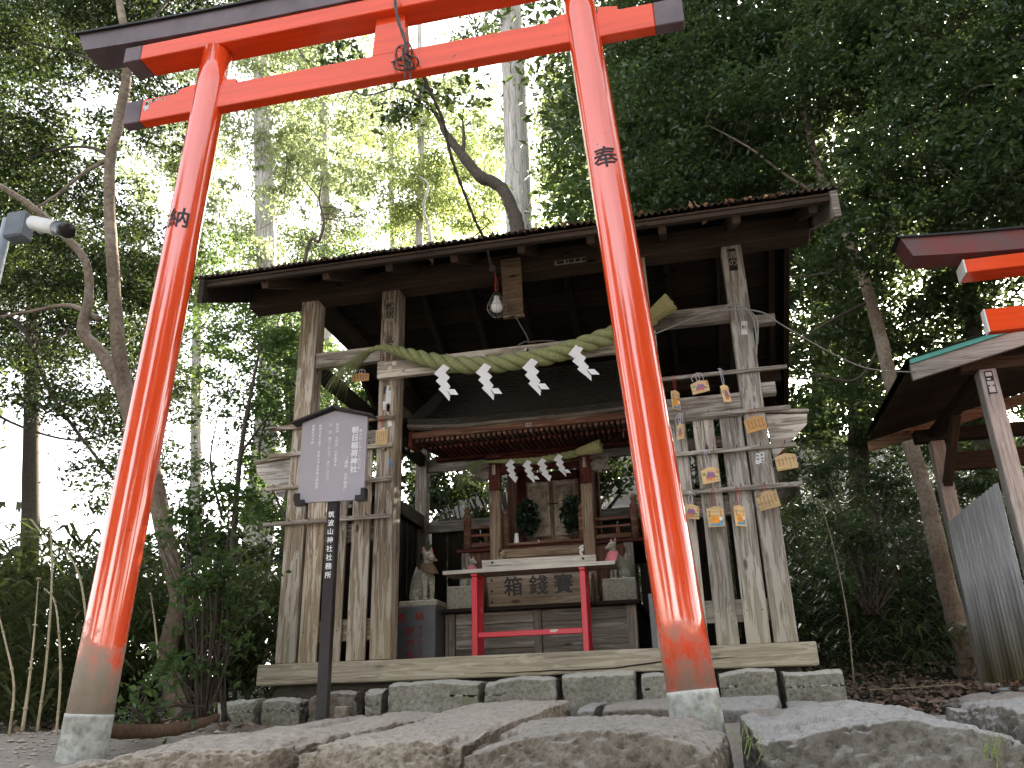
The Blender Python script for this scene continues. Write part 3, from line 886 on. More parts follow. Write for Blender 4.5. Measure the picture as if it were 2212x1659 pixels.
# ================================================================== hanging straw ropes
def rope(thing_name, loc, label, center, rad, nst, pitch, group=None, sides=10):
    R_ = thing(thing_name, loc, label, 'straw rope', group)
    P = spline(center, 14); n = len(P); rr = interp(rad, n)
    ph = 0; Q = [[] for _ in range(nst)]; RR = []
    for i, p in enumerate(P):
        Tn = (P[min(i + 1, n - 1)] - P[max(0, i - 1)]).normalized()
        N = Vector((0, 0, 1)); N = (N - Tn * N.dot(Tn)).normalized(); B = Tn.cross(N)
        if i: ph += (P[i] - P[i - 1]).length / (pitch * rr[i]) * 2 * math.pi
        for k in range(nst):
            a = ph + k * 2 * math.pi / nst
            Q[k].append(p + (N * math.cos(a) + B * math.sin(a)) * rr[i] * .56)
        RR.append(rr[i] * .56)
    for k in range(nst):
        V, F = tube_geo(Q[k], RR, sides, True, .08, k)
        obj('strand', V, F, M_straw, R_, True)
    return R_
big = [(-1.90, 4.52, 2.165), (-1.80, 4.50, 2.175), (-1.70, 4.50, 2.145), (-1.585, 4.50, 2.097), (-1.41, 4.50, 2.03), (-1.24, 4.50, 1.99), (-1.07, 4.50, 1.975), (-.90, 4.50, 1.98), (-.735, 4.50, 1.99), (-.55, 4.50, 2.03), (-.36, 4.51, 2.082), (-.22, 4.52, 2.13), (-.11, 4.52, 2.175)]
R1 = rope('straw_rope', (-.98, 4.5, 1.97), 'thick green twisted straw rope hung across the shed front on its lintel board', big, [.011, .018, .026, .039, .049, .051, .051, .051, .051, .051, .051, .050, .047], 3, 5.6)
def straws(n, base, dirv, L, spread, droop, r=.0014, seed=1, mat=M_straw, parent=None, name='straw_tassel'):
    rr = random.Random(seed); gs = []
    dirv = Vector(dirv).normalized()
    for i in range(n):
        d = (dirv + Vector([rr.gauss(0, spread) for _ in range(3)])).normalized()
        l = L * rr.uniform(.6, 1.15); p = Vector(base) + Vector([rr.gauss(0, .006) for _ in range(3)])
        pts = [p]; k = 6; c = Vector([rr.gauss(0, .25) for _ in range(3)])
        for j in range(k):
            d = (d + Vector((0, 0, -droop)) + c * .12).normalized()
            p = p + d * l / k; pts.append(p)
        gs.append(tube_geo(pts, [r, r * .5], 3))
    V, F = join_geo(*gs)
    o = obj(name, V, F, mat, parent, True)
    o['kind'] = 'stuff'
    return o
straws(120, (-1.86, 4.52, 2.17), (-1, -.05, -.42), .28, .20, .10, .0010, 3, M_straw, R1)
straws(40, (-1.98, 4.52, 2.11), (-1, -.05, -.5), .3, .35, .22, .0010, 4, M_straw, R1)
def brush(base, tip, r0, r1, n, parent, seed):
    rr = random.Random(seed); gs = []
    base, tip = Vector(base), Vector(tip); T_ = (tip - base).normalized(); N = T_.orthogonal().normalized(); B = T_.cross(N)
    for i in range(n):
        a = rr.random() * 6.283; q = math.sqrt(rr.random())
        d = N * math.cos(a) + B * math.sin(a)
        p0 = base + d * q * r0; p1 = tip + d * q * r1 + T_ * rr.uniform(-.006, .006)
        gs.append(tube_geo([p0, p0.lerp(p1, .5) + d * .001, p1], [.0022, .0022, .0022], 4))
    V, F = join_geo(*gs)
    o = obj('cut_straw_end', V, F, M_strawy, parent); o['kind'] = 'stuff'
    V, F = tube_geo([base.lerp(tip, t) for t in (0, .3, .6, .97)], [r0 * .98, r0 * .99, (r0 + r1) * .49, r1 * .92], 14)
    obj('straw_core', V, F, M_strawy, parent, True)
brush((-.125, 4.52, 2.168), (.005, 4.50, 2.250), .037, .058, 260, R1, 5)
for q in (0.0, .02):
    c = Vector((-.10 + q, 4.52, 2.183 + q * .6)); ax = Vector((.13, -.02, .082)).normalized(); N = ax.orthogonal().normalized(); B = ax.cross(N)
    P = [c + (N * math.cos(i * math.pi / 8) + B * math.sin(i * math.pi / 8)) * (.042 + q * .1) for i in range(17)]
    V, F = tube_geo(P, [.0028] * 17, 5, False); obj('binding_cord', V, F, M_twine, R1, True)
small = [(-1.36, 5.30, 1.618), (-1.26, 5.29, 1.61), (-1.16, 5.29, 1.603), (-1.06, 5.28, 1.592), (-.97, 5.28, 1.588), (-.86, 5.28, 1.595), (-.74, 5.29, 1.612), (-.68, 5.29, 1.625)]
R2 = rope('straw_rope', (-.98, 5.29, 1.59), 'thinner straw rope with a cut brush end hung across the small shrine', small, [.007, .011, .016, .021, .023, .025, .024, .022], 3, 5.6)
straws(130, (-1.35, 5.29, 1.62), (-1, -.1, -.5), .22, .16, .09, .0010, 6, M_straw, R2)
brush((-.70, 5.28, 1.620), (-.538, 5.25, 1.640), .023, .046, 200, R2, 7)
for q in (.0, .07):
    c = Vector((-.69 + q, 5.28, 1.622 + q * .15)); ax = Vector((1, -.1, .15)).normalized(); N = ax.orthogonal().normalized(); B = ax.cross(N)
    P = [c + (N * math.cos(i * math.pi / 8) + B * math.sin(i * math.pi / 8)) * (.026 + q * .12) for i in range(17)]
    V, F = tube_geo(P, [.0022] * 17, 5, False); obj('binding_cord', V, F, M_twine, R2, True)

# ------------------------------------------------------------------ paper streamers
def shide(c, sc, lab, flip=0, tail=1, sway=0.0):
    """c = top hanging point; zigzag of folded paper"""
    panels = [[(720, 245), (790, 290), (680, 410), (610, 350)],
              [(735, 345), (797, 410), (700, 515), (637, 445)],
              [(760, 458), (805, 525), (735, 622), (672, 550)]]
    if tail: panels += [[(768, 572), (806, 640), (795, 702), (733, 622)], [(770, 567), (857, 567), (901, 639), (815, 637)]]
    else: panels += [[(775, 560), (850, 600), (795, 702), (733, 622)]]
    V, F = [], []
    for i, pl in enumerate(panels):
        b = len(V)
        for j, (x, y) in enumerate(pl):
            X_ = (x - 750) * .00053 * sc; Z_ = -(y - 250) * .00053 * sc
            X_ += sway * (-Z_)
            V.append(Vector((c[0] + X_, c[1] - .004 * i + (.006 if j in (1, 2) else -.006), c[2] + Z_)))
        F.append((b, b + 3, b + 2, b + 1))
    o = obj('paper_streamer', V, F, M_paper, None)
    md = o.modifiers.new('thickness', 'SOLIDIFY'); md.thickness = .0006
    return tag(o, lab, 'paper streamer')
g1 = [(-1.352, 4.448, 1.985, 1.0, 1, 0, 'leftmost white zigzag paper streamer on the thick straw rope'),
      (-1.096, 4.448, 1.962, 1.0, 1, .05, 'second white paper streamer from the left on the thick straw rope'),
      (-.812, 4.448, 1.960, 1.0, 1, .02, 'third white paper streamer from the left on the thick straw rope'),
      (-.545, 4.452, 2.015, .98, 1, .16, 'white paper streamer on the thick rope nearest the right gate pillar')]
for x, y, z, s, t, sw, lab in g1: shide((x, y, z), s, lab, tail=t, sway=sw)['group'] = 'streamers on the thick straw rope'
g2 = [(-1.130, 5.248, 1.600, .68, 0, .0, 'leftmost small paper streamer on the thin rope of the small shrine'),
      (-1.018, 5.248, 1.586, .68, 1, .10, 'second small paper streamer from the left on the thin shrine rope'),
      (-.920, 5.248, 1.590, .68, 0, .10, 'third small paper streamer from the left on the thin shrine rope'),
      (-.808, 5.248, 1.608, .66, 1, .10, 'small paper streamer nearest the brush end of the thin shrine rope')]
for x, y, z, s, t, sw, lab in g2: shide((x, y, z), s, lab, tail=t, sway=sw)['group'] = 'streamers on the thin shrine rope'
# ================================================================== small shrine inside the shed
H = thing('small_shrine', (-.98, 5.7, .6), 'small faded red wooden shrine with carved doors, railings and bark roof inside the shed', 'shrine')
PB = thing('shrine_platform', (-.98, 5.7, .25), 'plain boarded timber platform the small shrine stands on', 'platform')
# platform: frame posts, recessed boards, dark top slab
for x0, x1 in ((-1.573, -1.51), (-1.012, -.965), (-.445, -.385)):
    abox('platform_post', x0, x1, 5.18, 5.24, .25, .615, W['box'], PB)
for (xa, xb) in ((-1.509, -1.013), (-.964, -.446)):
    abox('platform_board', xa, xb, 5.20, 5.225, .545, .614, W['box'], PB, .002)
    abox('platform_board', xa, xb, 5.203, 5.228, .40, .543, W['box'], PB, .002)
    abox('platform_board', xa, xb, 5.20, 5.225, .25, .398, W['box'], PB, .002)
abox('platform_side', -1.57, -1.545, 5.241, 6.3, .25, .614, W['inner'], PB)
abox('platform_side', -.415, -.39, 5.241, 6.3, .25, .614, W['inner'], PB)
abox('platform_top', -1.60, -.36, 5.13, 6.35, .616, .64, W['inner'], PB, .004)
# front pillars with fixed vertical shading of old red paint near the top
for x in (-1.296, -.670):
    abox('pillar', x - .037, x + .037, 5.40, 5.465, .641, 1.44, W['shrine'], H, .006)
    abox('pillar_head', x - .0375, x + .0375, 5.3995, 5.4655, 1.441, 1.66, W['red'], H, .006)
    abox('pillar_inlay', x - .012, x + .010, 5.396, 5.4, 1.55, 1.62, W['grey'], H, .001)
    # incised knot ornament
    g = []
    P = [Vector((x + .016 * math.cos(t) * 1.25, 5.3985, 1.47 + .017 * math.sin(t) - .006 * abs(math.cos(t)))) for t in [i * math.pi / 8 for i in range(17)]]
    g.append(tube_geo(P, [.0016] * 17, 4, False))
    for s in (-1, 1):
        g.append(tube_geo(spline([Vector((x, 5.3985, 1.45)), Vector((x + s * .008, 5.3985, 1.43)), Vector((x + s * .022, 5.3985, 1.415)), Vector((x + s * .03, 5.3985, 1.385))], 4), [.0014] * 13, 4))
    V, F = join_geo(*g); obj('incised_knot', V, F, W['red'], H)
    abox('shoe', x - .048, x + .048, 5.385, 5.48, .6405, .70, W['shrine'], H)
# rainbow beam, bracket, blocks, purlin
V, F = prism_geo([(-1.258, 1.555), (-1.16, 1.566), (-.98, 1.572), (-.80, 1.566), (-.708, 1.555), (-.708, 1.602), (-1.258, 1.602)], 5.41, 5.45)
obj('rainbow_beam', V, F, W['red'], H)
def carve(name, poly_fn, nx, ny, depth, mat, parent, seed, freq):
    V, F = [], []
    for i in range(nx + 1):
        for j in range(ny + 1):
            u, v = i / nx, j / ny
            x, y, z = poly_fn(u, v)
            q = Vector((u * freq, v * freq * 1.4, seed))
            w = noise.noise(q + Vector((noise.noise(q * 1.3) * 1.6, noise.noise(q * 1.1 + Vector((5, 5, 5))) * 1.6, 0)))
            d = max(-1, min(1, math.sin(w * 9) * 1.6)) * .5 + .25 * noise.noise(q * 4)
            e = min(u, 1 - u, v, 1 - v)
            if e < .06: d = .5
            V.append(Vector((x, y - depth * d, z)))
    for i in range(nx):
        for j in range(ny):
            a = i * (ny + 1) + j
            F.append((a, a + 1, a + ny + 2, a + ny + 1)[::-1])
    return obj(name, V, F, mat, parent, True)
carve('carved_frog_leg_strut', lambda u, v: (-1.25 + .54 * u, 5.43, 1.615 + .085 * v), 90, 18, .010, W['red'], H, 3, 6)
for x in (-1.296, -.670):
    abox('bearing_block', x - .055, x + .055, 5.38, 5.49, 1.661, 1.685, W['red'], H, .004)
abox('purlin', -1.72, -.24, 5.40, 5.46, 1.686, 1.72, W['red'], H)
# projecting carved beam ends (animal heads)
for s, x in ((-1, -1.335), (1, -.631)):
    el = []
    for i in range(16):
        r2 = random.Random(i * 3 + 7)
        el.append(('e', (s * (.018 + r2.random() * .085), (r2.random() - .5) * .05, (r2.random() - .5) * .085), (.016 + r2.random() * .016, .02, .014 + r2.random() * .013), (0, r2.random() * 90, 0)))
    el += [('e', (s * .05, 0, 0), (.055, .025, .045)), ('e', (s * .09, 0, -.025), (.035, .022, .014)), ('e', (s * .09, 0, .02), (.035, .022, .018))]
    me = blobby(el, .0045, 1)
    o = put('carved_beam_head', me, Matrix.Translation((x, 5.43, 1.575)), H, M_carve if 'M_carve' in globals() else plain('carved_grey_wood', (.26, .23, .19), .9, var=.45, scale=25, bmp=.4))
# body, floor deck, threshold, railings
abox('deck', -1.572, -.311, 5.43, 5.50, 1.040, 1.062, W['red'], H)
abox('threshold_board', -1.258, -.708, 5.43, 5.455, .985, 1.050, W['shrine'], H)
abox('threshold_board', -1.258, -.708, 5.435, 5.46, .90, .983, W['shrine'], H)
abox('threshold_rail', -1.215, -.86, 5.415, 5.47, 1.063, 1.079, W['redpost'], H)
abox('threshold_rail', -.857, -.712, 5.415, 5.47, 1.063, 1.079, W['redpost'], H)
abox('deck_floor', -1.57, -.31, 5.501, 6.25, 1.03, 1.06, W['inner'], H)
for x0, x1 in ((-1.54, -1.479), (-.455, -.394)):
    abox('base_post', x0, x1, 5.44, 5.50, .641, 1.039, W['box'], H)
for (xa, xb) in ((-1.478, -1.335), (-.632, -.456)):
    abox('base_panel', xa, xb, 5.455, 5.47, .641, 1.039, W['redpost'], H)
for x in (-1.50, -.371):
    V, F = lathe_geo((x, 5.455, 1.0625), [(.026, 0), (.026, .175), (.029, .18), (.029, .188), (.025, .19), (.025, .215), (.028, .222), (.016, .235), (.012, .243), (.022, .256), (.023, .268), (.013, .285), (.003, .295)], 16)
    obj('railing_post', V, F, W['redpost'], H, True)
for x in (-1.245, -.722):
    V, F = lathe_geo((x, 5.50, 1.0625), [(.026, 0), (.026, .150), (.029, .155), (.029, .163), (.025, .165), (.025, .19), (.028, .197), (.016, .21), (.012, .218), (.022, .231), (.023, .243), (.013, .26), (.003, .27)], 16)
    obj('railing_post', V, F, W['redpost'], H, True)
for (xa, xb) in ((-1.472, -1.334), (-.632, -.40)):
    for (z, h) in ((1.205, .02), (1.152, .015), (1.088, .03)):
        beam('rail', (xa, 5.455, z), (xb, 5.455, z), .02, h, W['redpost'], H, bev=.003)
    abox('baluster', (xa + xb) / 2 + .02, (xa + xb) / 2 + .045, 5.447, 5.463, 1.104, 1.144, W['redpost'], H)
for x in (-1.50, -.371):
    for (z, h) in ((1.205, .02), (1.152, .015), (1.088, .03)):
        beam('rail', (x, 5.482, z), (x, 6.1, z), .02, h, W['redpost'], H, bev=.003)
# cella: corner posts, wall panels and the pair of carved doors
for x in (-1.26, -.705):
    abox('body_post', x - .035, x + .035, 5.80, 5.87, 1.061, 1.72, W['redpost'], H)
    abox('body_post', x - .035, x + .035, 6.18, 6.25, 1.061, 1.72, W['redpost'], H)
    abox('side_wall', x - .01, x + .01, 5.871, 6.179, 1.061, 1.72, W['red'], H)
abox('back_wall', -1.224, -.741, 6.2, 6.22, 1.061, 1.72, W['inner'], H)
abox('jamb', -1.2245, -1.165, 5.83, 5.86, 1.061, 1.72, W['red'], H)
abox('jamb', -.7795, -.7405, 5.83, 5.86, 1.061, 1.72, W['red'], H)
abox('head_beam', -1.164, -.780, 5.82, 5.87, 1.60, 1.66, W['red'], H)
M_door = W['shrine']
for x0, x1, sd in ((-1.162, -.9735, 1), (-.9705, -.782, 9)):
    d = abox('door', x0, x1, 5.84, 5.86, 1.165, 1.598, W['shrine'], H, .002)
    carve('door_carving', lambda u, v: (x0 + .018 + (x1 - x0 - .036) * u, 5.826, 1.19 + .39 * v), 60, 130, .020, plain('carved_door_wood', (.42, .36, .29), .85, var=.4, scale=22) if 'carved_door_wood' not in bpy.data.materials else bpy.data.materials['carved_door_wood'], d, sd, 5.5)
V, F = lathe_geo((0, 0, 0), [(.001, 0), (.001, .09)], 6)
beam('door_latch', (-1.01, 5.817, 1.42), (-.93, 5.817, 1.42), .008, .008, M_iron, H)
abox('door_sill', -1.164, -.780, 5.80, 5.87, 1.061, 1.163, W['shrine'], H)
# roof: curved, of layered bark
prof = [(5.05, 1.842), (5.16, 1.868), (5.32, 1.925), (5.5, 2.02), (5.68, 2.14), (5.86, 2.29), (6.02, 2.46), (6.12, 2.60)]
pr_s = spline([Vector((0, a, b)) for a, b in prof], 5)
g = []
nl = len(pr_s) - 1
for i in range(nl):
    a, b = pr_s[i], pr_s[i + 1]
    n = 40; V = []; F = []
    up = (b - a).cross(Vector((1, 0, 0))).normalized() * -1
    if up.z < 0: up = -up
    for k in range(n + 1):
        x = -1.80 + 1.64 * k / n
        j = .004 * noise.noise(Vector((x * 9, i * 3.1, 0))) + .003 * noise.noise(Vector((x * 31, i * 3.1, 5)))
        fl = .035 * (abs(2 * k / n - 1)) ** 4
        o0 = Vector((x, a.y - .012 + j, a.z + fl)) ; o1 = Vector((x, b.y + .03, b.z + fl + .012))
        V += [o0 - up * .004, o0 + up * .010, o1 + up * .004]
    for k in range(n):
        q = k * 3
        F += [(q, q + 3, q + 4, q + 1), (q + 1, q + 4, q + 5, q + 2)]
    g.append((V, F))
V, F = join_geo(*g)
obj('bark_roof', V, F, M_bark, H)
# thickness under the roof surface, and its back slope
V, F = [], []
n = 40
for k in range(n + 1):
    x = -1.80 + 1.64 * k / n; fl = .035 * (abs(2 * k / n - 1)) ** 4
    V += [Vector((x, 5.042, 1.842 + fl)), Vector((x, 5.045, 1.815 + fl)), Vector((x, 5.07, 1.785 + fl * .8)), Vector((x, 5.6, 1.93 + fl * .5)), Vector((x, 6.12, 2.52)), Vector((x, 6.5, 2.0)), Vector((x, 6.5, 2.05)), Vector((x, 6.12, 2.605))]
for k in range(n):
    for j in range(7):
        a = k * 8 + j
        F.append((a, a + 1, a + 9, a + 8))
F.append(tuple(range(7, -1, -1))); F.append(tuple(range(n * 8, n * 8 + 8)))
obj('roof_core', V, F, M_bark, H)
V, F = [], []
for k in range(n + 1):
    x = -1.80 + 1.64 * k / n; fl = .035 * (abs(2 * k / n - 1)) ** 4
    V += [Vector((x, 5.040, 1.812 + fl)), Vector((x, 5.038, 1.792 + fl)), Vector((x, 5.064, 1.783 + fl)), Vector((x, 5.069, 1.80 + fl))]
for k in range(n):
    for j in range(4):
        a = k * 4 + j; b = k * 4 + (j + 1) % 4
        F.append((a, b, b + 4, a + 4))
obj('eave_moulding', V, F, W['box'], H)
abox('eave_board', -1.77, -.19, 5.052, 5.075, 1.745, 1.789, W['redpost'], H)
abox('eave_beam', -1.80, -.16, 5.076, 5.12, 1.762, 1.787, W['red'], H)
for x in (-1.792, -.188):
    V, F = prism_geo([(5.05, 1.68), (5.20, 1.70), (5.9, 2.06), (5.9, 2.2), (5.05, 1.79)], x, x + .022)
    V = [Vector((v.y, v.x, v.z)) for v in V]
    obj('verge_board', V, [tuple(reversed(f)) for f in F], W['red'], H)
rm = None
k = 0
x = -1.74
while x < -.20:
    beam('rafter_end', (x, 5.065, 1.730), (x, 5.42, 1.760), .021, .024, W['redpost'], H, bev=.002)
    if -1.70 < x < -.25:
        beam('rafter_end', (x + .003, 5.13, 1.697), (x + .003, 5.42, 1.712), .019, .021, W['red'], H, bev=.002)
    x += .0352
label_on((-.975, 5.0505, 1.765), .042, .022, M_stickw, '', .01, parent=H)
for dx in (-.988, -.972, -.960):
    V, F = box_geo(dx - .004, dx + .004, 5.0482, 5.0492, 1.758, 1.772); obj('print', V, F, M_ink, H)

# white vases, evergreen sprigs
def vase(x, y, lab):
    V, F = lathe_geo((x, y, 1.0795), [(.0, 0), (.0175, .0), (.018, .004), (.0155, .05), (.0125, .07), (.0135, .072), (.010, .072)], 16)
    o = obj('porcelain_vase', V, F, M_porc, None, True)
    return tag(o, lab, 'vase', 'porcelain vases')
vase(-1.165, 5.47, 'small white porcelain vase standing on the shrine threshold beside the left pillar')
V, F = lathe_geo((-1.01, 5.44, 1.0795), [(.0, 0), (.008, .0), (.006, .008), (.001, .016)], 10)
tag(obj('salt_cone', V, F, M_porc, None, True), 'tiny white salt cone on the shrine threshold in front of the doors', 'offering')

# stone foxes
def fox_mesh(scale, open_mouth=False):
    el = [('t', [(-.06, 0, .05), (-.045, 0, .11), (.0, 0, .16), (.035, 0, .20)], [.055, .055, .048, .036]),     # trunk
          ('e', (.015, 0, .15), (.045, .045, .06), (0, 20, 0)),
          ('e', (-.055, .038, .045), (.048, .024, .045)), ('e', (-.055, -.038, .045), (.048, .024, .045)),
          ('t', [(-.03, .045, .015), (.0, .047, .010)], [.016, .012]), ('t', [(-.03, -.045, .015), (.0, -.047, .010)], [.016, .012]),
          ('t', [(.035, .026, .14), (.045, .026, .07), (.042, .026, .012)], [.022, .015, .013]),
          ('t', [(.035, -.026, .14), (.045, -.026, .07), (.042, -.026, .012)], [.022, .015, .013]),
          ('e', (.055, .026, .008), (.018, .012, .010)), ('e', (.055, -.026, .008), (.018, .012, .010)),
          ('t', [(.02, 0, .18), (.035, 0, .225), (.042, 0, .25)], [.038, .030, .030]),                              # neck
          ('e', (.043, 0, .268), (.036, .034, .032)),
          ('t', [(.06, 0, .262), (.085, 0, .252), (.10, 0, .250)], [.022, .014, .011]),
          ('e', (.06, .018, .255), (.018, .012, .014)), ('e', (.06, -.018, .255), (.018, .012, .014)),
          ('t', [(.075, 0, .245), (.093, 0, .236)], [.009, .007]),
          ('t', [(-.09, 0, .03), (-.115, 0, .05), (-.105, 0, .11), (-.085, 0, .17), (-.09, 0, .215)], [.02, .026, .030, .027, .010])]
    for s in (-1, 1):
        el.append(('t', [(.03, s * .022, .288), (.026, s * .027, .315), (.028, s * .027, .332)], [.014, .009, .002]))
    el = [(e[0], e[1], e[2], *e[3:]) for e in el]
    me = blobby(el, .0042, 3)
    me.materials.append(M_stonefox)
    return me
FX = fox_mesh(1)
def fox(loc, scale, face, lab, ped, bib_mat, grp, big):
    """face: angle of the snout about Z, 0 = towards +X"""
    root = thing('stone_fox', loc, lab, 'fox statue', grp)
    Mb = Matrix.Translation(Vector(loc)) @ Matrix.Rotation(face, 4, 'Z') @ Matrix.Scale(scale, 4)
    body = put('body', FX, Mb, root)
    def sub(name, geo, mat, sm=True):
        V, F = geo
        me = mesh_from(V, F, name)
        return put(name, me, Mb, root, mat, sm)
    for s in (-1, 1):
        V = [Vector((.0385, s * .0215, .292)), Vector((.0395, s * .036, .297)), Vector((.034, s * .0275, .327))]
        V2 = [v + Vector((-.003, 0, 0)) for v in V]
        sub('ear_lining', (V + V2, [(0, 1, 2), (3, 5, 4), (0, 3, 4, 1), (1, 4, 5, 2), (2, 5, 3, 0)]), M_pinkear, False)
        V, F = lathe_geo((0, 0, 0), [(.0005, -.002), (.004, 0), (.0005, .002)], 10)
        V = [Vector((.074 + v.z, s * .0185 + v.x * 1.2, .272 + v.y * .6)) for v in V]
        sub('eye', (V, F), M_ink)
    V, F = lathe_geo((0, 0, 0), [(.001, -.003), (.005, 0), (.001, .003)], 8)
    sub('nose', ([Vector((.110 + v.z, v.x, .254 + v.y)) for v in V], F), M_ink)
    if big: # scroll held in the mouth
        V, F = tube_geo([Vector((.088, -.026, .241)), Vector((.092, 0, .241)), Vector((.088, .026, .241))], [.008, .007, .008], 8)
        sub('scroll', (V, F), M_gold)
    # bib: cloth hung round the neck
    if bib_mat:
        V, F = [], []
        nr, ns = 7, 22
        for i in range(nr):
            for k in range(ns):
                a = 2 * math.pi * k / ns
                f = max(0, math.cos(a))                # front side hangs lower
                t = i / (nr - 1)
                rad = .034 + t * (.014 + (.022 if big else .042) * f)
                z = .222 - t * (.018 + (.050 if big else .115) * f ** .6) + .003 * math.sin(a * 5) * t
                V.append(Vector((.036 + rad * math.cos(a), rad * math.sin(a) * (1.05 if big else 1.25), z)))
        for i in range(nr - 1):
            for k in range(ns):
                a = i * ns + k; b = i * ns + (k + 1) % ns
                F.append((a, b, b + ns, a + ns))
        o = sub('bib', (V, F), bib_mat)
        md = o.modifiers.new('thickness', 'SOLIDIFY'); md.thickness = .003
    return root
# base slab carved with the fox, as one piece
def slab(parent, x0, x1, y0, y1, z0, z1, name='base_slab', mat=None):
    return abox(name, x0, x1, y0, y1, z0, z1, mat or M_stonefox, parent, .006)
f1 = fox((-1.69, 5.12, .686), 1.04, math.radians(-38), 'large stone fox with pink ears and brown neck cloth on the left granite pedestal', None, M_bibb, 'stone foxes', True)
slab(f1, -1.822, -1.575, 5.02, 5.22, .6515, .688)
f2 = fox((-.15, 5.12, .686), .98, math.radians(-142), 'large stone fox on the right granite pedestal, mostly behind the right gate pillar', None, M_bibb, 'stone foxes', True)
slab(f2, -.27, -.02, 5.02, 5.22, .6515, .688)
f3 = fox((-1.45, 5.32, .787), .62, math.radians(-30), 'small grey stone fox with faded pink bib left of the donation chest', None, M_bibp, 'stone foxes', False)
slab(f3, -1.575, -1.37, 5.22, 5.40, .6405, .7895, 'plinth')
f4 = fox((-.49, 5.32, .780), .80, math.radians(-140), 'small grey stone fox with large pink bib right of the donation chest', None, M_bibp, 'stone foxes', False)
slab(f4, -.585, -.378, 5.22, 5.40, .6405, .7825, 'plinth')
for (x0, x1, lab) in ((-1.87, -1.578, 'dark polished granite pedestal with red carved characters under the left fox'),
                      (-.30, -.005, 'dark polished granite pedestal behind the right gate pillar')):
    p = abox('granite_pedestal', x0, x1, 5.0, 5.29, .25, .651, M_granite, None, .004)
    tag(p, lab, 'pedestal', 'granite fox pedestals')
    if x0 < -1:
        write('奉', (-1.795, 4.9985, .583), .058, M_redlet, p, bold=.03)
        write('納', (-1.680, 4.9985, .588), .058, M_redlet, p, bold=.03)
        write('野村和', (-1.738, 4.9985, .435), .054, M_redlet, p, bold=.015, space=1.25)
        write('東京都中野', (-1.672, 4.9985, .435), .032, M_redlet, p, bold=.0, space=1.35)
# donation chest
DC = thing('donation_chest', (-.97, 5.2, .64), 'pale wooden donation chest with three large black characters behind the red table', 'donation chest')
V, F = prism_geo([(-1.279, .6405), (-.653, .6405), (-.635, .83), (-1.295, .83)], 5.15, 5.172)
obj('front_board', V, F, W['chest'], DC)
for (xa, xb) in ((-1.29, -1.265), (-.668, -.643)):
    abox('side_board', xa, xb, 5.173, 5.36, .6405, .83, W['chest'], DC)
abox('back_board', -1.264, -.669, 5.34, 5.36, .6405, .83, W['chest'], DC)
for i in range(6):
    beam('grille_bar', (-1.263, 5.19 + i * .028, .82), (-.67, 5.19 + i * .028, .82), .012, .014, W['chest'], DC)
for ch, x in (('箱', -1.125), ('錢', -.968), ('賽', -.812)):
    write(ch, (x, 5.1488, .748), .122, M_ink, DC, bold=.028)
V, F = prism_geo([(-1.319, .925), (-.600, .916), (-.604, .845), (-1.314, .855)], 5.125, 5.148)
o = obj('top_plank', V, [tuple(reversed(f)) for f in F], W['pale'], DC)
for (x, z) in ((-1.25, .907), (-.68, .897)):
    V, F = prism_geo([(x - .009, z), (x, z - .009), (x + .009, z), (x, z + .009)], 5.119, 5.1245)
    obj('nail_cover', V, F, M_iron, DC)
for x in (-1.262,):
    for z in (.80, .735, .667):
        V, F = prism_geo([(x - .009, z), (x, z - .009), (x + .009, z), (x, z + .009)], 5.144, 5.1495)
        obj('nail_cover', V, F, M_iron, DC)
# brass bell clappers hanging beside the pillars: small shell ornaments
for x in (-1.245, -.722):
    el = [('e', (random.Random(i).uniform(-.010, .010), 0, -i * .011), (.011, .009, .010), (0, i * 40, 0)) for i in range(8)]
    me = blobby(el, .003, 1)
    put('hanging_ornament', me, Matrix.Translation((x, 5.382, 1.02)), H, M_porc if x > -1 else plain('aged_brass', (.34, .27, .17), .6, .2, var=.5, scale=60))
# crimson offering table
TB = thing('offering_table', (-.98, 4.9, .25), 'crimson offering table with chipped legs and a bare top before the donation chest', 'table')
abox('tabletop', -1.488, -.462, 4.8575, 5.05, .806, .826, W['box'], TB, .003)  # darker wood puts the shade of the underside into the colour
abox('lit_front_edge', -1.489, -.461, 4.85, 4.857, .805, .827, W['pale'], TB, .001)  # pale strip stands for the lit front edge of the same board
for x0 in (-1.318, -.673):
    abox('leg', x0, x0 + .034, 4.87, 4.90, .25, .786, M_redtab, TB, .003)
    abox('leg', x0, x0 + .034, 5.005, 5.035, .25, .786, M_redtab, TB, .003)
    abox('cross_head', x0 - .002, x0 + .036, 4.862, 5.043, .7865, .8055, M_redtab, TB, .003)
    for i, y in enumerate((4.912, 4.938, 4.964, 4.99)):
        abox('side_bar', x0 + .004, x0 + .030, y, y + .012, .30, .786, M_redtab, TB, .002)
    abox('foot_rail', x0 + .006, x0 + .028, 4.901, 5.004, .286, .299, M_redtab, TB, .002)
abox('stretcher', -1.2835, -.6735, 4.875, 4.897, .437, .467, M_redtab, TB, .003)

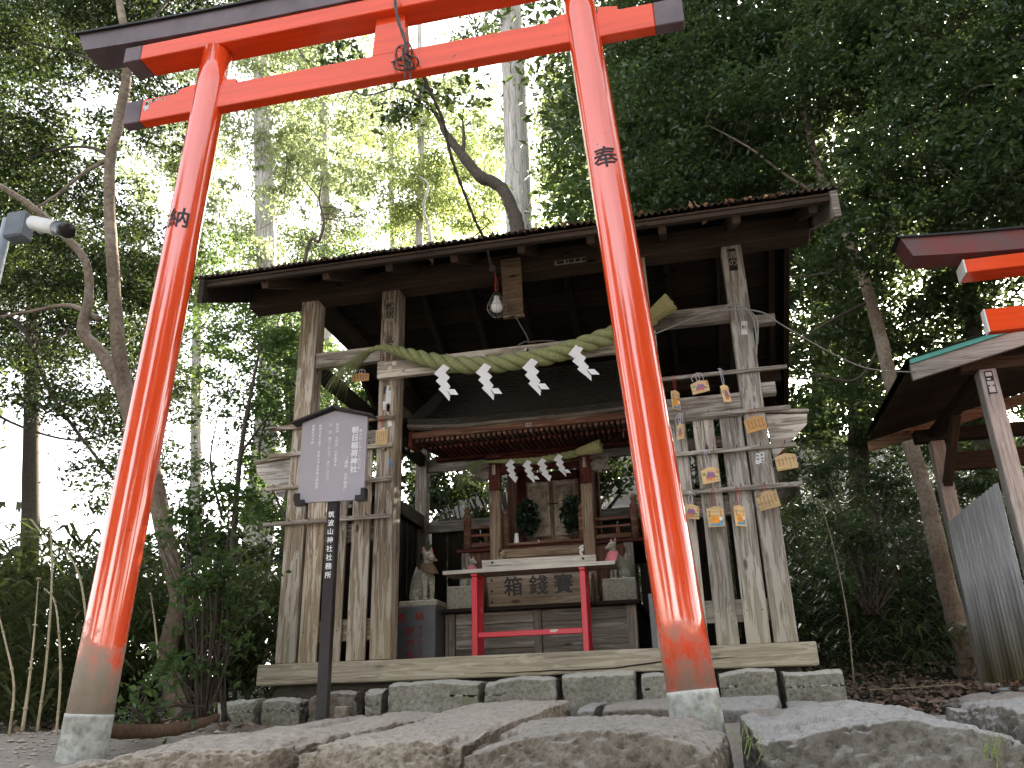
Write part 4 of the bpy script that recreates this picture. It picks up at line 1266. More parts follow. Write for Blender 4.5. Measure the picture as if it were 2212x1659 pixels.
# sprigs of evergreen in front of the doors (leaves mesh made further down)
# ================================================================== notice board
SG = thing('notice_board', (-1.79, 3.9, .02), 'slate purple shrine notice board with white Japanese text on a dark metal post', 'sign')
V, F = prism_geo([(-1.983, 1.495), (-1.979, 1.058), (-1.618, 1.050), (-1.614, 1.493), (-1.800, 1.545)], 3.90, 3.915)
V, F = prism_geo([(-1.979, 1.058), (-1.618, 1.050), (-1.614, 1.493), (-1.800, 1.545), (-1.983, 1.495)], 3.90, 3.915)
pn = obj('panel', V, F, M_panel, SG)
abox('post', -1.822, -1.768, 3.916, 3.962, .02, 1.40, M_bronze, SG, .003)
for (a, b, rot) in (((-2.032, 1.487), (-1.803, 1.556), 0), ((-1.797, 1.556), (-1.575, 1.486), 0)):
    V, F = prism_geo([(a[0], a[1]), (b[0], b[1]), (b[0], b[1] + .010), (a[0], a[1] + .010)], 3.868, 3.945)
    obj('roof_plate', V, F, M_bronze, SG)
for (x, s) in ((-1.990, 1), (-1.607, -1)):
    z = 1.045
    V, F = prism_geo([(x, z), (x + s * .052, z), (x + s * .052, z + .026), (x + s * .022, z + .026), (x + s * .022, z + .062), (x, z + .062)] if s > 0 else
                     [(x, z + .062), (x - .022, z + .062), (x - .022, z + .026), (x - .052, z + .026), (x - .052, z), (x, z)], 3.885, 3.93)
    obj('corner_bracket', V, F, M_bronze, SG)
ys = 3.8985
def sg(px, py):  # position on the board from the enlarged view of it
    return at((1130 + px / 2.2115) * 2212 / 4032, (1580 + py / 2.2115) * 2212 / 4032, ys)
def col(s, px, y0, y1, x1=None, bold=.012, parent=pn):
    a = sg(px, y0); b = sg(px if x1 is None else x1, y1)
    n = len(s); size = (a - b).length / n * 1.0
    me = text_mesh(s, size * .94, bold, True, 1.064)
    Mw = Matrix.Translation(Vector(((a.x + b.x) / 2, ys, (a.z + b.z) / 2))) @ Matrix.Rotation(math.pi / 2, 4, 'X')
    put('lettering', me, Mw, parent, M_wlet)
col('朝日稲荷神社', 597, 220, 630, 578, .03)
col('あさひいなりじんじゃ', 643, 238, 598, 630, .01)
col('（通称', 519, 478, 586, 513.7, .015)
col('出世稲荷）', 512, 622, 802, 503, .015)
col('御祭神', 441, 190, 277, 438, .015)
col('太田命', 433, 308, 397, 430, .015)
col('大宮能売命', 427, 425, 573, 420, .015)
col('おおたのみこと', 455, 312, 396, 452, 0)
col('おおみやのめのみこと', 448, 428, 568, 442, 0)
col('流　造', 380, 192, 285, 375, .015)
col('間口二尺五寸', 374, 312, 488, 364, .015)
col('奥行二尺五寸', 362, 518, 700, 350, .015)
col('嵯峨天皇の皇子', 293, 200, 402, 283, .015)
col('常陸太守忠良親王御創建', 278, 432, 765, 256, .015)
col('再建年代不詳', 232, 205, 378, 222, .015)
a = sg(368, 945); b = sg(330, 1555)
a = sg(368, 948); b = sg(330, 1552)
me = text_mesh('筑波山神社社務所', (a.z - b.z) / 8 * .80, .02, True, 1.25)
put('lettering', me, Matrix.Translation(Vector((-1.795, 3.9145, (a.z + b.z) / 2))) @ Matrix.Rotation(math.pi / 2, 4, 'X'), SG, M_wlet)
WM_post_text_z = (a.z, b.z)

# ================================================================== votive plaques
M_purplem = plain('violet_print', (.28, .14, .30), .7, var=.2)
M_orange = plain('orange_print', (.85, .33, .03), .6, var=.15)
M_blue = plain('blue_print', (.12, .34, .55), .6, var=.15)
M_greenp = plain('green_print', (.25, .40, .14), .7, var=.2)
M_redp2 = plain('red_print', (.60, .07, .03), .7, var=.2)
M_cordw = plain('white_cord', (.62, .62, .72), .8, var=.1)
M_cordr = plain('red_cord', (.38, .015, .02), .8, var=.1)
def ema(cx, ztop, w, h, kind, cord, clen, rz, tilt, lab, dark=False, y=4.556):
    w *= 1.14; h *= 1.14
    root = thing('votive_plaque', (cx, y, ztop), lab, 'votive plaque', 'votive plaques hung on the strips')
    R = Matrix.Translation(Vector((cx, y, ztop))) @ Matrix.Rotation(rz, 4, 'Z') @ Matrix.Rotation(tilt, 4, 'Y')
    k = h * (.16 if w > h * .9 else .10)
    V, F = prism_geo([(-w / 2, -h), (w / 2, -h), (w / 2, -k), (0, 0), (-w / 2, -k)], -.003, .003)
    bd = put('board', mesh_from(V, F), R, root, W['plaque2' if dark else 'plaque'])
    def prn(pts, mat, d=0.0):
        V, F = prism_geo(pts, -.0036 - d, -.0031)
        put('print', mesh_from(V, F), R, bd, mat)
    def ell(x, z, a, b, mat, d=0, n=12):
        prn([(x + a * math.cos(i * 2 * math.pi / n), z + b * math.sin(i * 2 * math.pi / n)) for i in range(n)], mat, d)
    r2 = random.Random(int(cx * 1000) + int(ztop * 77))
    if kind == 'mountain':
        prn([(-w * .28, -h * .70), (w * .34, -h * .70), (w * .20, -h * .36), (w * .12, -h * .30), (w * .04, -h * .38), (-w * .04, -h * .26), (-w * .12, -h * .34)], M_purplem)
        ell(-w * .33, -h * .42, w * .11, h * .11, M_greenp)
        ell(w * .34, -h * .68, w * .08, h * .07, M_greenp, .0002)
        for i in range(3):
            x = -w * .16 + i * w * .15
            ell(x, -h * .78, w * .055, h * .09, M_redp2, .0004); ell(x, -h * .66, w * .045, h * .065, M_redp2, .0004)
            ell(x, -h * .80, w * .03, h * .05, W['plaque'], .0006); ell(x, -h * .66, w * .022, h * .035, W['plaque'], .0006)
        for i in range(4): prn([(w * .40, -h * (.20 + i * .09)), (w * .46, -h * (.20 + i * .09)), (w * .46, -h * (.26 + i * .09)), (w * .40, -h * (.26 + i * .09))][::-1], M_redp2)
    elif kind == 'orange':
        prn([(-w * .36, -h * .94), (w * .40, -h * .94), (w * .42, -h * .66), (w * .1, -h * .80), (-w * .2, -h * .80), (-w * .36, -h * .86)], M_blue)
        ell(-w * .02, -h * .68, w * .30, h * .17, M_orange, .0003)
        ell(-w * .12, -h * .52, w * .14, h * .10, M_orange, .0004)
        ell(w * .30, -h * .62, w * .10, h * .09, M_white, .0005)
        for j in range(2):
            for i in range(5):
                x = -w * .38 + j * w * .68; z = -h * (.22 + i * .065)
                prn([(x, z - .004), (x + w * .07, z - .004), (x + w * .07, z), (x, z)], M_redp2 if j else M_ink)
    elif kind == 'writing':
        nc = 5
        for j in range(nc):
            x = w * .36 - j * w * .17
            z = -h * (.24 + (j % 2) * .06); n = r2.randint(6, 9)
            for i in range(n):
                a = r2.uniform(.35, 1) * w * .03
                prn([(x - a, z - h * .045), (x + a, z - h * .05), (x + a * .8, z), (x - a * .6, z - h * .008)], M_ink)
                z -= h * .075
                if z < -h * .9: break
    cm = M_cordw if cord == 'w' else M_cordr
    g = []
    for s in (-1, 1):
        g.append(tube_geo(spline([Vector((s * .002, 0, -.012)), Vector((s * .009, -.004, clen * .35)), Vector((s * .004, -.002, clen)), Vector((0, 0, clen + .006))], 4), [.0016] * 13, 5))
    if cord == 'w' and clen < .06:
        g.append(tube_geo(spline([Vector((-.012, -.006, clen)), Vector((-.034, -.006, clen * .5)), Vector((-.030, -.006, .0))], 4), [.0016] * 9, 5))
        g.append(tube_geo(spline([Vector((.004, -.006, clen)), Vector((.026, -.006, clen * .8)), Vector((.030, -.006, -.004))], 4), [.0016] * 9, 5))
    elif cord == 'w':
        g.append(tube_geo(spline([Vector((-.022, -.004, clen + .004)), Vector((0, -.006, clen + .008)), Vector((.028, -.004, clen - .012))], 4), [.0016] * 9, 5))
    V, F = join_geo(*g)
    put('cord', mesh_from(V, F), R, root, cm, True)
    return root
PI = math.pi
E = [
    (-.025, 1.715, .052, .105, 'orange', 'r', .085, .75, 0, 'plaque with an orange picture on the top strip, nearest the right gate pillar'),
    (.112, 1.757, .086, .066, 'mountain', 'w', .045, -.15, -.12, 'wide plaque with a purple mountain hanging on the top strip between two narrow ones'),
    (.246, 1.720, .056, .092, 'mountain', 'w', .085, .85, -.2, 'narrow plaque with a purple mountain on the top strip, beside the corner post'),
    (-.014, 1.512, .052, .078, 'mountain', 'w', .055, -.9, .1, 'turned purple plaque on the second strip, close to the right gate pillar'),
    (.380, 1.515, .096, .078, 'writing', 'r', .040, -.1, -.18, 'dark orange handwritten plaque on the corner post below the second strip', True),
    (.516, 1.290, .096, .080, 'writing', 'r', .040, -.1, -.08, 'handwritten plaque hanging on the third strip past the corner post'),
    (.112, 1.248, .082, .078, 'mountain', 'w', .090, -.1, -.1, 'plaque with a purple mountain and three gourds hanging under the third strip'),
    (.390, 1.092, .098, .086, 'writing', 'r', .040, -.15, -.16, 'handwritten plaque on the corner post below the lowest strip'),
    (-.005, 1.052, .078, .072, 'mountain', 'w', .060, .1, .08, 'reddish purple mountain plaque on the lowest strip, half behind the right gate pillar'),
    (.119, 1.030, .076, .098, 'orange', 'r', .090, .05, 0, 'wider plaque with an orange picture hanging from the lowest strip'),
    (.245, 1.028, .058, .100, 'orange', 'r', .095, .6, 0, 'narrow turned plaque with an orange picture under the lowest strip'),
    (-1.943, 2.042, .100, .050, 'writing', 'w', .02, 0, .03, 'orange handwritten plaque hanging behind the straw tassel at the left', True),
    (-1.790, 1.655, .064, .092, 'writing', 'r', .085, 0, 0, 'pale handwritten plaque on a red cord on the left inner post'),
]
for e in E:
    ema(*e[:10], dark=len(e) > 10)

# ================================================================== security camera at the left edge
SC = thing('security_camera', at(60, 500, 3.2), 'white bullet security camera with black lens hood on a pole at the left edge', 'camera')
M_camw = plain('camera_white', (.62, .60, .57), .45, var=.05)
M_steel = plain('galvanised_pole', (.34, .37, .40), .35, .6, var=.15)
M_camb = plain('camera_black', (.012, .012, .013), .3)
a = at(14, 508, 3.24); 
tube('pole', [(a.x - .01, a.y, -1.2), (a.x - .01, a.y, 2.60)], [.028, .028], M_steel, SC, 16)
bx = at(38, 489, 3.2)
beam('junction_box', (bx.x, bx.y - .035, bx.z), (bx.x, bx.y + .06, bx.z), .115, .155, plain('grey_box', (.16, .18, .21), .4), SC, bev=.010)
dc = at(93, 487, 3.17)
V, F = lathe_geo((0, 0, 0), [(.028, 0), (.030, .004), (.030, .010), (.014, .016), (.012, .03)], 20)
Mr = Matrix.Translation(dc + Vector((-.03, 0, 0))) @ Matrix.Rotation(math.radians(80), 4, 'Y') @ Matrix.Scale(1.5, 4)
put('mount', mesh_from(V, F), Mr, SC, M_camw, True)
c0, c1 = at(72, 486, 3.16), at(134, 502, 3.05)
ax = (c1 - c0).normalized()
def cyl(name, p, q, r0, r1, mat, parent, sides=24):
    V, F = tube_geo([p, p.lerp(q, .02), p.lerp(q, .98), q], [r0 * .86, r0, r1, r1 * .9], sides)
    return obj(name, V, F, mat, parent, True)
cyl('arm', dc + Vector((-.02, -.01, 0)), at(105, 489, 3.12), .018, .016, M_camw, SC)
b0, b1 = at(104, 487, 3.12), at(139, 499, 3.03)
b0 = at(72, 481, 3.15); b1 = at(124, 493, 3.03)
cyl('body', b0, b1, .037, .037, M_camw, SC)
cyl('lens_hood', b1 - ax * .002, at(149, 499, 3.0), .0385, .037, M_camb, SC)

# ================================================================== second torii at the right edge
def faded_lintel():
    m, nt, n, l, b = mat_new('faded_red_black_lacquer')
    mp = coords(n, l, (1, 1, 1), False)
    g = nz(n, l, mp.outputs[0], 3.5, 5, .65)
    r = ramp(n, [(.38, (.20, .035, .03)), (.5, (.15, .06, .055)), (.62, (.10, .075, .08))]); l.new(g.outputs[0], r.inputs[0])
    l.new(r.outputs[0], b.inputs['Base Color']); b.inputs['Roughness'].default_value = .5
    return m
M_fadered = faded_lintel()
T2 = thing('torii_gate', (3.0, 4.4, -.3), 'smaller vermilion torii gate with white ended beams at the right edge', 'torii gate')
for x in (2.12, 3.88):
    pillar('pillar', (x + (.05 if x > 3 else -.05), 4.4, -.6), (x, 4.4, 2.13), .085, .072, M_red, T2)
abox('tie_beam', 1.598, 4.40, 4.37, 4.42, 1.792, 1.920, M_red, T2, .003)
abox('white_end', 1.590, 1.5975, 4.369, 4.421, 1.791, 1.921, M_white, T2, .001)
abox('lower_lintel', 1.549, 4.45, 4.335, 4.465, 2.128, 2.205, M_red, T2, .003)
abox('white_end', 1.541, 1.5485, 4.334, 4.466, 2.127, 2.206, M_white, T2, .001)
bent_beam('top_lintel', 1.305, 4.69, 4.325, 4.475, 2.2085, 2.325, .05, M_fadered, T2, .045)
bent_beam('lintel_capping', 1.245, 4.75, 4.31, 4.49, 2.3255, 2.337, .05, M_black, T2, .006)
V, F = prism_geo([(2.93, 1.921), (3.07, 1.921), (3.06, 2.127), (2.94, 2.127)], 4.37, 4.42); obj('centre_strut', V, F, M_red, T2)

# ================================================================== small hut at the right
HT = thing('small_hut', (2.75, 6.2, .1), 'small open hut with pale posts, turquoise roof edging and corrugated side at the right', 'hut')
M_turq = plain('turquoise_paint', (.10, .42, .36), .5, var=.1)
M_corr = None
def corr_mat():
    m, nt, n, l, b = mat_new('mossy_corrugated_sheet')
    mp = coords(n, l, (9, 9, 1.4), False)
    g = nz(n, l, mp.outputs[0], 4, 6, .7)
    ge = n.new('ShaderNodeNewGeometry'); sx = n.new('ShaderNodeSeparateXYZ'); l.new(ge.outputs['Position'], sx.inputs[0])
    r = ramp(n, [(.35, (.52, .52, .53)), (.6, (.70, .70, .72)), (.8, (.84, .84, .86))]); l.new(g.outputs[0], r.inputs[0])
    mr = n.new('ShaderNodeMapRange'); mr.inputs[1].default_value = .15; mr.inputs[2].default_value = .62; mr.inputs[3].default_value = .85; mr.inputs[4].default_value = 0; l.new(sx.outputs[2], mr.inputs[0])
    l.new(mixc(n, l, mr.outputs[0], r.outputs[0], (.34, .29, .11)), b.inputs['Base Color'])
    b.inputs['Metallic'].default_value = .05; b.inputs['Roughness'].default_value = .42
    return m
M_corr = corr_mat()
M_blueb = stone('blue_tinted_concrete', (.24, .33, .38), (.30, .40, .46), (.36, .46, .5), 40, None, .3)
for x0 in (1.9, 3.55):
    for y0 in (5.55, 6.92):
        p = abox('hut_post', x0, x0 + .105, y0, y0 + .105, .12 if y0 > 6 else .10, 2.02 + (.0 if y0 < 6 else -.06), W['hut'], HT, .006)
        if y0 > 6 or x0 > 3: abox('footing', x0 + .0, x0 + .26, y0 - .10, y0 + .2, -.12, .115, M_blueb, HT, .02)
abox('hut_beam', 1.80, 3.75, 5.56, 5.65, 2.021, 2.10, W['girder'], HT)
abox('hut_beam', 1.80, 3.75, 6.925, 7.02, 1.961, 2.06, W['inner'], HT)
abox('hut_back_rail', 2.006, 3.549, 6.94, 7.0, 1.72, 1.86, W['girder'], HT)
abox('hut_side_beam', 1.91, 1.99, 5.656, 6.919, 1.98, 2.06, W['inner'], HT)
gx0, gz0, gs = 1.475, 2.075, .237
rx = 2.80
def gz(x): return gz0 + gs * (x - gx0) if x < rx else gz0 + gs * (2 * rx - gx0 - x)
for (xa, xb) in ((gx0, rx), (rx, 2 * rx - gx0)):
    V, F = prism_geo([(xa, gz(xa) - .118), (xb, gz(xb) - .118), (xb, gz(xb) - .012), (xa, gz(xa) - .012)], 5.45, 5.48)
    obj('gable_board', V, F, W['pale'], HT)
    V, F = prism_geo([(xa, gz(xa) - .010), (xb, gz(xb) - .010), (xb, gz(xb) + .020), (xa, gz(xa) + .020)], 5.435, 5.455)
    obj('roof_edging', V, F, M_turq, HT)
    V, F = prism_geo([(xa - (.02 if xa < 2 else 0), gz(xa) + .021), (xb, gz(xb) + .021), (xb, gz(xb) + .030), (xa - (.02 if xa < 2 else 0), gz(xa) + .021)][:4], 5.42, 7.16)
    obj('metal_roof', V, F, M_black, HT)
    n = 6
    for i in range(n):
        ya = 5.481 + i * (7.10 - 5.481) / n; yb = ya + (7.10 - 5.481) / n - .006
        V, F = prism_geo([(xa + .01, gz(xa) - .020), (xb, gz(xb) - .022), (xb, gz(xb) - .002), (xa + .01, gz(xa) - .0)], ya, yb)
        obj('hut_roof_board', V, F, W['girder'], HT)
V, F = prism_geo([(gx0, gz(gx0) - .11), (gx0 + 1.3, gz(gx0 + 1.3) - .11), (gx0 + 1.3, gz(gx0 + 1.3) - .024), (gx0, gz(gx0) - .024)], 7.101, 7.13)
obj('gable_board', V, F, W['shrine'], HT)
beam('hut_brace', (1.95, 6.9, 1.60), (1.95, 6.35, 1.975), .06, .06, W['girder'], HT)
# corrugated side wall
V, F = [], []
n = 110
for i in range(n + 1):
    y = 5.66 + (6.86 - 5.66) * i / n
    for z in (.145 + .006 * math.sin(i), 1.30):
        V.append(Vector((1.888 + .008 * math.sin(i * 2 * math.pi / 7.5), y, z)))
for i in range(n):
    F.append((2 * i, 2 * i + 2, 2 * i + 3, 2 * i + 1))
o = obj('corrugated_wall', V, F, M_corr, HT, True)
md = o.modifiers.new('thickness', 'SOLIDIFY'); md.thickness = .002
c = Vector((1.952, 5.548, 1.925))
st = label_on(tuple(c), .05, .155, M_ink, '', .03, parent=HT)
for i, (dx, dz, w, h) in enumerate(((0, .055, .036, .026), (-.006, .022, .022, .012), (0, -.006, .040, .026), (.0, -.020, .014, .02), (0, -.045, .036, .034), (0, -.066, .038, .006))):
    V, F = box_geo(c.x + dx - w / 2, c.x + dx + w / 2, 5.5455, 5.5465, c.z + dz - h / 2, c.z + dz + h / 2)
    obj('print', V, F, M_stickw, HT)
# ================================================================== ground
def hillf(x, y):
    s = smooth(-.50, -.24, x / max(y, .5))
    return s
def hgt(x, y):
    if y < 2.55:
        z = -1.5 + 1.36 * smooth(1.5, 2.5, y)
    else:
        z = -.14 + .10 * smooth(2.6, 4.4, y)
    z += .03 * noise.noise(Vector((x * 1.3, y * 1.3, 0))) + .012 * noise.noise(Vector((x * 5, y * 5, 2)))
    z -= .16 * smooth(-2.0, -1.85, x) * smooth(3.9, 3.5, y) * smooth(2.2, 2.5, y)
    if x < -1.9 and y > 2.5:
        z += .05 * smooth(-1.9, -2.6, x)
    inside = smooth(-2.52, -2.42, x) * smooth(.55, .45, x) * smooth(4.62, 4.74, y) * smooth(7.5, 7.2, y)
    z = z * (1 - inside) + .245 * inside
    if y > 5.2:
        s = hillf(x, y)
        z += s * (.075 * (min(y, 9) - 5.2))
        if y > 8.2: z += s * .37 * (min(y, 40) - 8.2) * smooth(7.6, 12, y) + (1 - s) * .09 * (min(y, 18) - 8.2)
        z += (.25 * noise.noise(Vector((x * .35, y * .35, 7)))) * smooth(8, 14, y)
    return z
def axis(lo, hi, a, b, st):
    v = list(np.arange(a, b, st)); s = st; x = a
    while x > lo: s *= 1.16; x -= s; v.insert(0, x)
    s = st; x = v[-1]
    while x < hi: s *= 1.16; x += s; v.append(x)
    return v
ax_, ay_ = axis(-420, 420, -6, 5, .07), axis(-120, 700, 1.3, 11, .07)
nx, ny = len(ax_), len(ay_)
V = [(x, y, hgt(x, y)) for x in ax_ for y in ay_]
F = [(i * ny + j, (i + 1) * ny + j, (i + 1) * ny + j + 1, i * ny + j + 1) for i in range(nx - 1) for j in range(ny - 1)]
def soil():
    m, nt, n, l, b = mat_new('forest_floor')
    tc = n.new('ShaderNodeTexCoord'); v = tc.outputs['Object']
    g = nz(n, l, v, 1.2, 6, .6); f = nz(n, l, v, 34, 5, .75)
    vo = n.new('ShaderNodeTexVoronoi'); vo.inputs['Scale'].default_value = 26; l.new(v, vo.inputs['Vector'])
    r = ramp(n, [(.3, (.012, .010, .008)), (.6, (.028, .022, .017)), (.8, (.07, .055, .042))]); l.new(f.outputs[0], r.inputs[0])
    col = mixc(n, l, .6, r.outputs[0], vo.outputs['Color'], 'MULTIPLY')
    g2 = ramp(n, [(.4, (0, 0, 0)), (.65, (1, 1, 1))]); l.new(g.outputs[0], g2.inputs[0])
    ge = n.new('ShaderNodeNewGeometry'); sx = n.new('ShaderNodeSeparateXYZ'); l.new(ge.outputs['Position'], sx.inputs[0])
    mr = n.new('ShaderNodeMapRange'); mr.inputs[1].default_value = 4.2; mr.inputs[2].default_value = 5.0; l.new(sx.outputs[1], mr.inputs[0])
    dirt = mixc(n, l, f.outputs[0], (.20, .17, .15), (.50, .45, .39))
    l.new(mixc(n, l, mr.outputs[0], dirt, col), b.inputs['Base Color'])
    b.inputs['Roughness'].default_value = .95; b.inputs['Specular IOR Level'].default_value = .15
    bump(n, l, f.outputs[0], .8, .02, b)
    return m
M_soil = soil()
me = mesh_from(V, F, 'ground'); me.shade_smooth()
G = put('ground', me, Matrix.Identity(4), None, M_soil); G['kind'] = 'structure'

# ================================================================== rocks and footing stones
M_sand = stone('tan_sandstone', (.24, .19, .15), (.35, .295, .24), (.44, .39, .335), 40, None, 1.6)
M_rockg = stone('grey_brown_boulder', (.125, .10, .08), (.20, .17, .14), (.33, .30, .265), 40, (.10, .09, .055), 1.6, .3)
M_rockm = stone('mossy_boulder', (.15, .135, .12), (.25, .235, .215), (.38, .365, .35), 36, (.12, .10, .06), 1.6, .5)
M_foot = stone('mossy_footing_stone', (.215, .205, .17), (.30, .285, .24), (.42, .405, .355), 50, (.17, .17, .11), .9, .4)
def rock(name, x0, x1, y0, y1, z0, zf, zb, mat, lab, grp=None, N=26, rnd_=.22, am=.02, seed=0, prof=None, skew=0.0, cham=0.0):
    """irregular block: front top edge at zf, back top edge at zb; prof = relative bumps along x"""
    bm = bmesh.new()
    bmesh.ops.create_grid(bm, x_segments=N, y_segments=N, size=1)
    base = [v.co.copy() for v in bm.verts]; faces = [tuple(v.index for v in f.verts) for f in bm.faces]
    bm.free()
    V, F = [], []
    for (R) in (lambda p: Vector((p.x, p.y, 1)), lambda p: Vector((p.x, -1, p.y)), lambda p: Vector((-p.x, 1, p.y)), lambda p: Vector((1, p.x, p.y)), lambda p: Vector((-1, -p.x, p.y))):
        o = len(V); V += [R(p) for p in base]; F += [tuple(i + o for i in f) for f in faces]
    hx, hy = (x1 - x0) / 2, (y1 - y0) / 2; cx, cy = (x0 + x1) / 2, (y0 + y1) / 2
    out = []
    for p in V:
        # round corners (superellipse)
        q = p.copy()
        m = (abs(p.x) ** 7 + abs(p.y) ** 7 + max(0, p.z) ** 7) ** (1 / 7)
        q = p.lerp(p / m, min(1, rnd_ * 3.2))
        t = (q.y + 1) / 2
        zt = zf + (zb - zf) * max(0, t)
        if prof: 
            u = (q.x + 1) / 2 * (len(prof) - 1); k = min(int(u), len(prof) - 2); zt += prof[k] + (prof[k + 1] - prof[k]) * (u - k)
        zz = z0 + (zt - z0) * (q.z + 1) / 2
        if cham and q.y < -.55 and q.z > .3: zz -= cham * (-.55 - q.y) / .45
        w = Vector((cx + hx * q.x + skew * (q.y), cy + hy * q.y, zz))
        s = Vector((w.x + seed * 7.3, w.y, w.z))
        d = noise.fractal(s * 2.0, 1.0, 2.1, 4) * am * .9 + noise.noise(s * 7) * am * .35 + noise.fractal(s * 24, .8, 2, 3) * am * .16
        # a few broken-off planes
        d -= am * .9 * smooth(.28, .36, noise.noise(s * 3.3 + Vector((3, 3, 3))))
        pit = noise.noise(s * 38); d -= am * .35 * smooth(.18, .42, pit) + am * .25 * smooth(.2, .5, noise.noise(s * 85))
        nrm = Vector((p.x ** 5, p.y ** 5, max(0, p.z) ** 5)); nrm.normalize()
        out.append(w + nrm * (d - am * .6))
    bm = bmesh.new()
    vs_ = [bm.verts.new(v) for v in out]
    for f in F: bm.faces.new([vs_[i] for i in f])
    bmesh.ops.remove_doubles(bm, verts=bm.verts, dist=.0015)
    o_ = Vector((cx, cy, (z0 + zf) / 2))
    for v in bm.verts: v.co -= o_
    bmesh.ops.recalc_face_normals(bm, faces=bm.faces)
    me = bpy.data.meshes.new(name); bm.to_mesh(me); bm.free(); me.shade_smooth()
    o = put(name, me, Matrix.Translation(o_), None, mat)
    return tag(o, lab, 'rock' if 'boulder' in name or 'slab' in name else 'footing stone', grp)
GA = 'footing stones under the shed sill'
for i, (a, b, zt, lab) in enumerate((
        (-2.72, -2.42, .135, 'dark mossy footing stone at the far left end, below the sill'),
        (-2.41, -2.15, .150, 'dark rounded footing stone left of the notice board post'),
        (-2.14, -1.82, .185, 'brown footing stone directly behind the notice board post'),
        (-1.81, -1.685, .165, 'small upright footing stone right of the notice board post'),
        (-1.675, -1.16, .205, 'longest footing stone, under the sill right of the small upright one'),
        (-1.150, -.755, .206, 'footing stone under the middle of the sill, left of the shrine table axis'),
        (-.745, -.358, .206, 'rectangular footing stone under the sill, left of the right gate pillar'),
        (-.348, .022, .206, 'footing stone under the sill, mostly behind the right gate pillar'),
        (.032, .322, .204, 'footing stone under the sill just right of the right gate pillar'),
        (.335, .630, .180, 'separate footing stone at the right end, past the sill'))):
    rock('footing_stone', a, b, 4.44, 4.80, -.02 if i > 3 else -.05, zt + .006, zt + .004, M_foot if i != 2 else M_rockg, lab, GA, 22, .10 if i > 3 else .18, .016 if i > 3 else .026, i + 3, [-.012 * ((i * 7) % 3 - .4), .004, -.012 * ((i * 5) % 3 - .6)], 0, .022)
tag(rock('small_rock', -1.93, -1.855, 4.36, 4.43, -.02, .085, .085, M_sand, 'small tan rock lying between the notice board post and the footing stones', None, 12, .3, .008, 91), None, 'rock')
GB = 'stones of the lower step'
for i, (a, b, zf, zb, y0, lab) in enumerate((
        (-.60, -.50, .055, .075, 4.05, 'narrow stone wedged at the left end of the lower step'),
        (-.49, -.10, .055, .085, 4.02, 'grey step stone left of the right gate pillar, below the footing stones'),
        (-.09, .30, .045, .085, 3.98, 'brownish step stone just right of the right gate pillar'),
        (.305, .66, .01, .055, 3.96, 'flat pale step stone at the right end of the lower step'))):
    rock('step_slab', a, b, y0, 4.43, -.2, zf, zb, M_rockm if i != 1 else M_rockg, lab, GB, 20, .2, .012, 30 + i, None, .02, .02)
rock('sandstone_slab', -1.20, -.650, 2.40, 4.22, -.45, -.045, .085, M_sand, 'huge tan sandstone slab with flat top in the centre foreground', 'foreground slabs and boulders', 90, .08, .024, 51, [-.02, 0, .01, .012, .004], .012)
rock('sandstone_slab', -2.02, -1.225, 2.42, 4.05, -.45, -.060, .045, M_sand, 'tan sandstone slab beside the left gate pillar, left of the huge slab', 'foreground slabs and boulders', 86, .11, .027, 52, [-.03, -.008, .008, .014, .006], .03)
rock('boulder', -.590, .030, 2.06, 2.70, -.55, -.030, .020, M_rockg, 'big brown boulder with a pale flat top in front of the right gate pillar', 'foreground slabs and boulders', 86, .13, .028, 53, [-.03, .0, .012, .010, .0, -.05], .03)
rock('boulder', .065, .675, 2.16, 3.05, -.55, -.032, .026, M_rockm, 'mottled grey boulder right of the right gate pillar with tufts of grass', 'foreground slabs and boulders', 86, .11, .028, 54, [-.015, -.01, .015, .02, .0, -.03], .0)
rock('boulder', .70, 1.75, 2.22, 3.3, -.55, .0, .045, M_rockm, 'pale topped boulder at the bottom right corner of the picture', 'foreground slabs and boulders', 76, .14, .028, 55)
rock('boulder', -2.75, -1.90, 2.05, 2.55, -.55, -.105, -.085, M_sand, 'low brown boulder at the bottom left corner in front of the left gate pillar', 'foreground slabs and boulders', 74, .25, .030, 56)
rock('boulder', .10, .62, 3.25, 3.85, -.3, -.03, .03, M_rockg, 'low flat boulder between the lower step and the mottled boulder', 'foreground slabs and boulders', 40, .22, .025, 57)
rock('boulder', 1.15, 2.6, 3.9, 5.4, -.4, -.02, .09, M_rockg, 'brown bedrock ledge under the small hut footing', 'foreground slabs and boulders', 44, .22, .04, 58)
LG = thing('fallen_log', at(250, 1578, 3.15), 'short brown log lying on the ground behind the left gate pillar', 'log')
tube('log', [at(205, 1580, 3.0), at(300, 1580, 3.2), at(380, 1575, 3.35), at(440, 1560, 3.5), at(470, 1548, 3.6)], [.026, .026, .028, .020, .015], wood('log_bark', (.11, .07, .045), (.045, .03, .02)), LG, 12, 6, .25)
r = random.Random(5); gs = []
for i in range(900):
    x = r.uniform(-3.4, -1.7); y = r.uniform(2.5, 4.3); q = r.uniform(.004, .014) * (1 + (r.random() < .06) * 1.2)
    z = hgt(x, y); V_, F_ = [], []
    for a_, b_ in ((0, 0), (1, 0), (1, 1), (1, 2), (1, 3), (1, 4), (2, 0)):
        if a_ == 1: V_.append(Vector((x + q * math.cos(b_ * 1.257) * r.uniform(.7, 1.2), y + q * math.sin(b_ * 1.257) * r.uniform(.7, 1.2), z + q * .2)))
        else: V_.append(Vector((x, y, z + (q * .75 if a_ == 2 else -q * .5))))
    F_ = [(6, k, k % 5 + 1) for k in range(1, 6)] + [(0, k % 5 + 1, k) for k in range(1, 6)]
    gs.append((V_, F_))
V, F = join_geo(*gs)
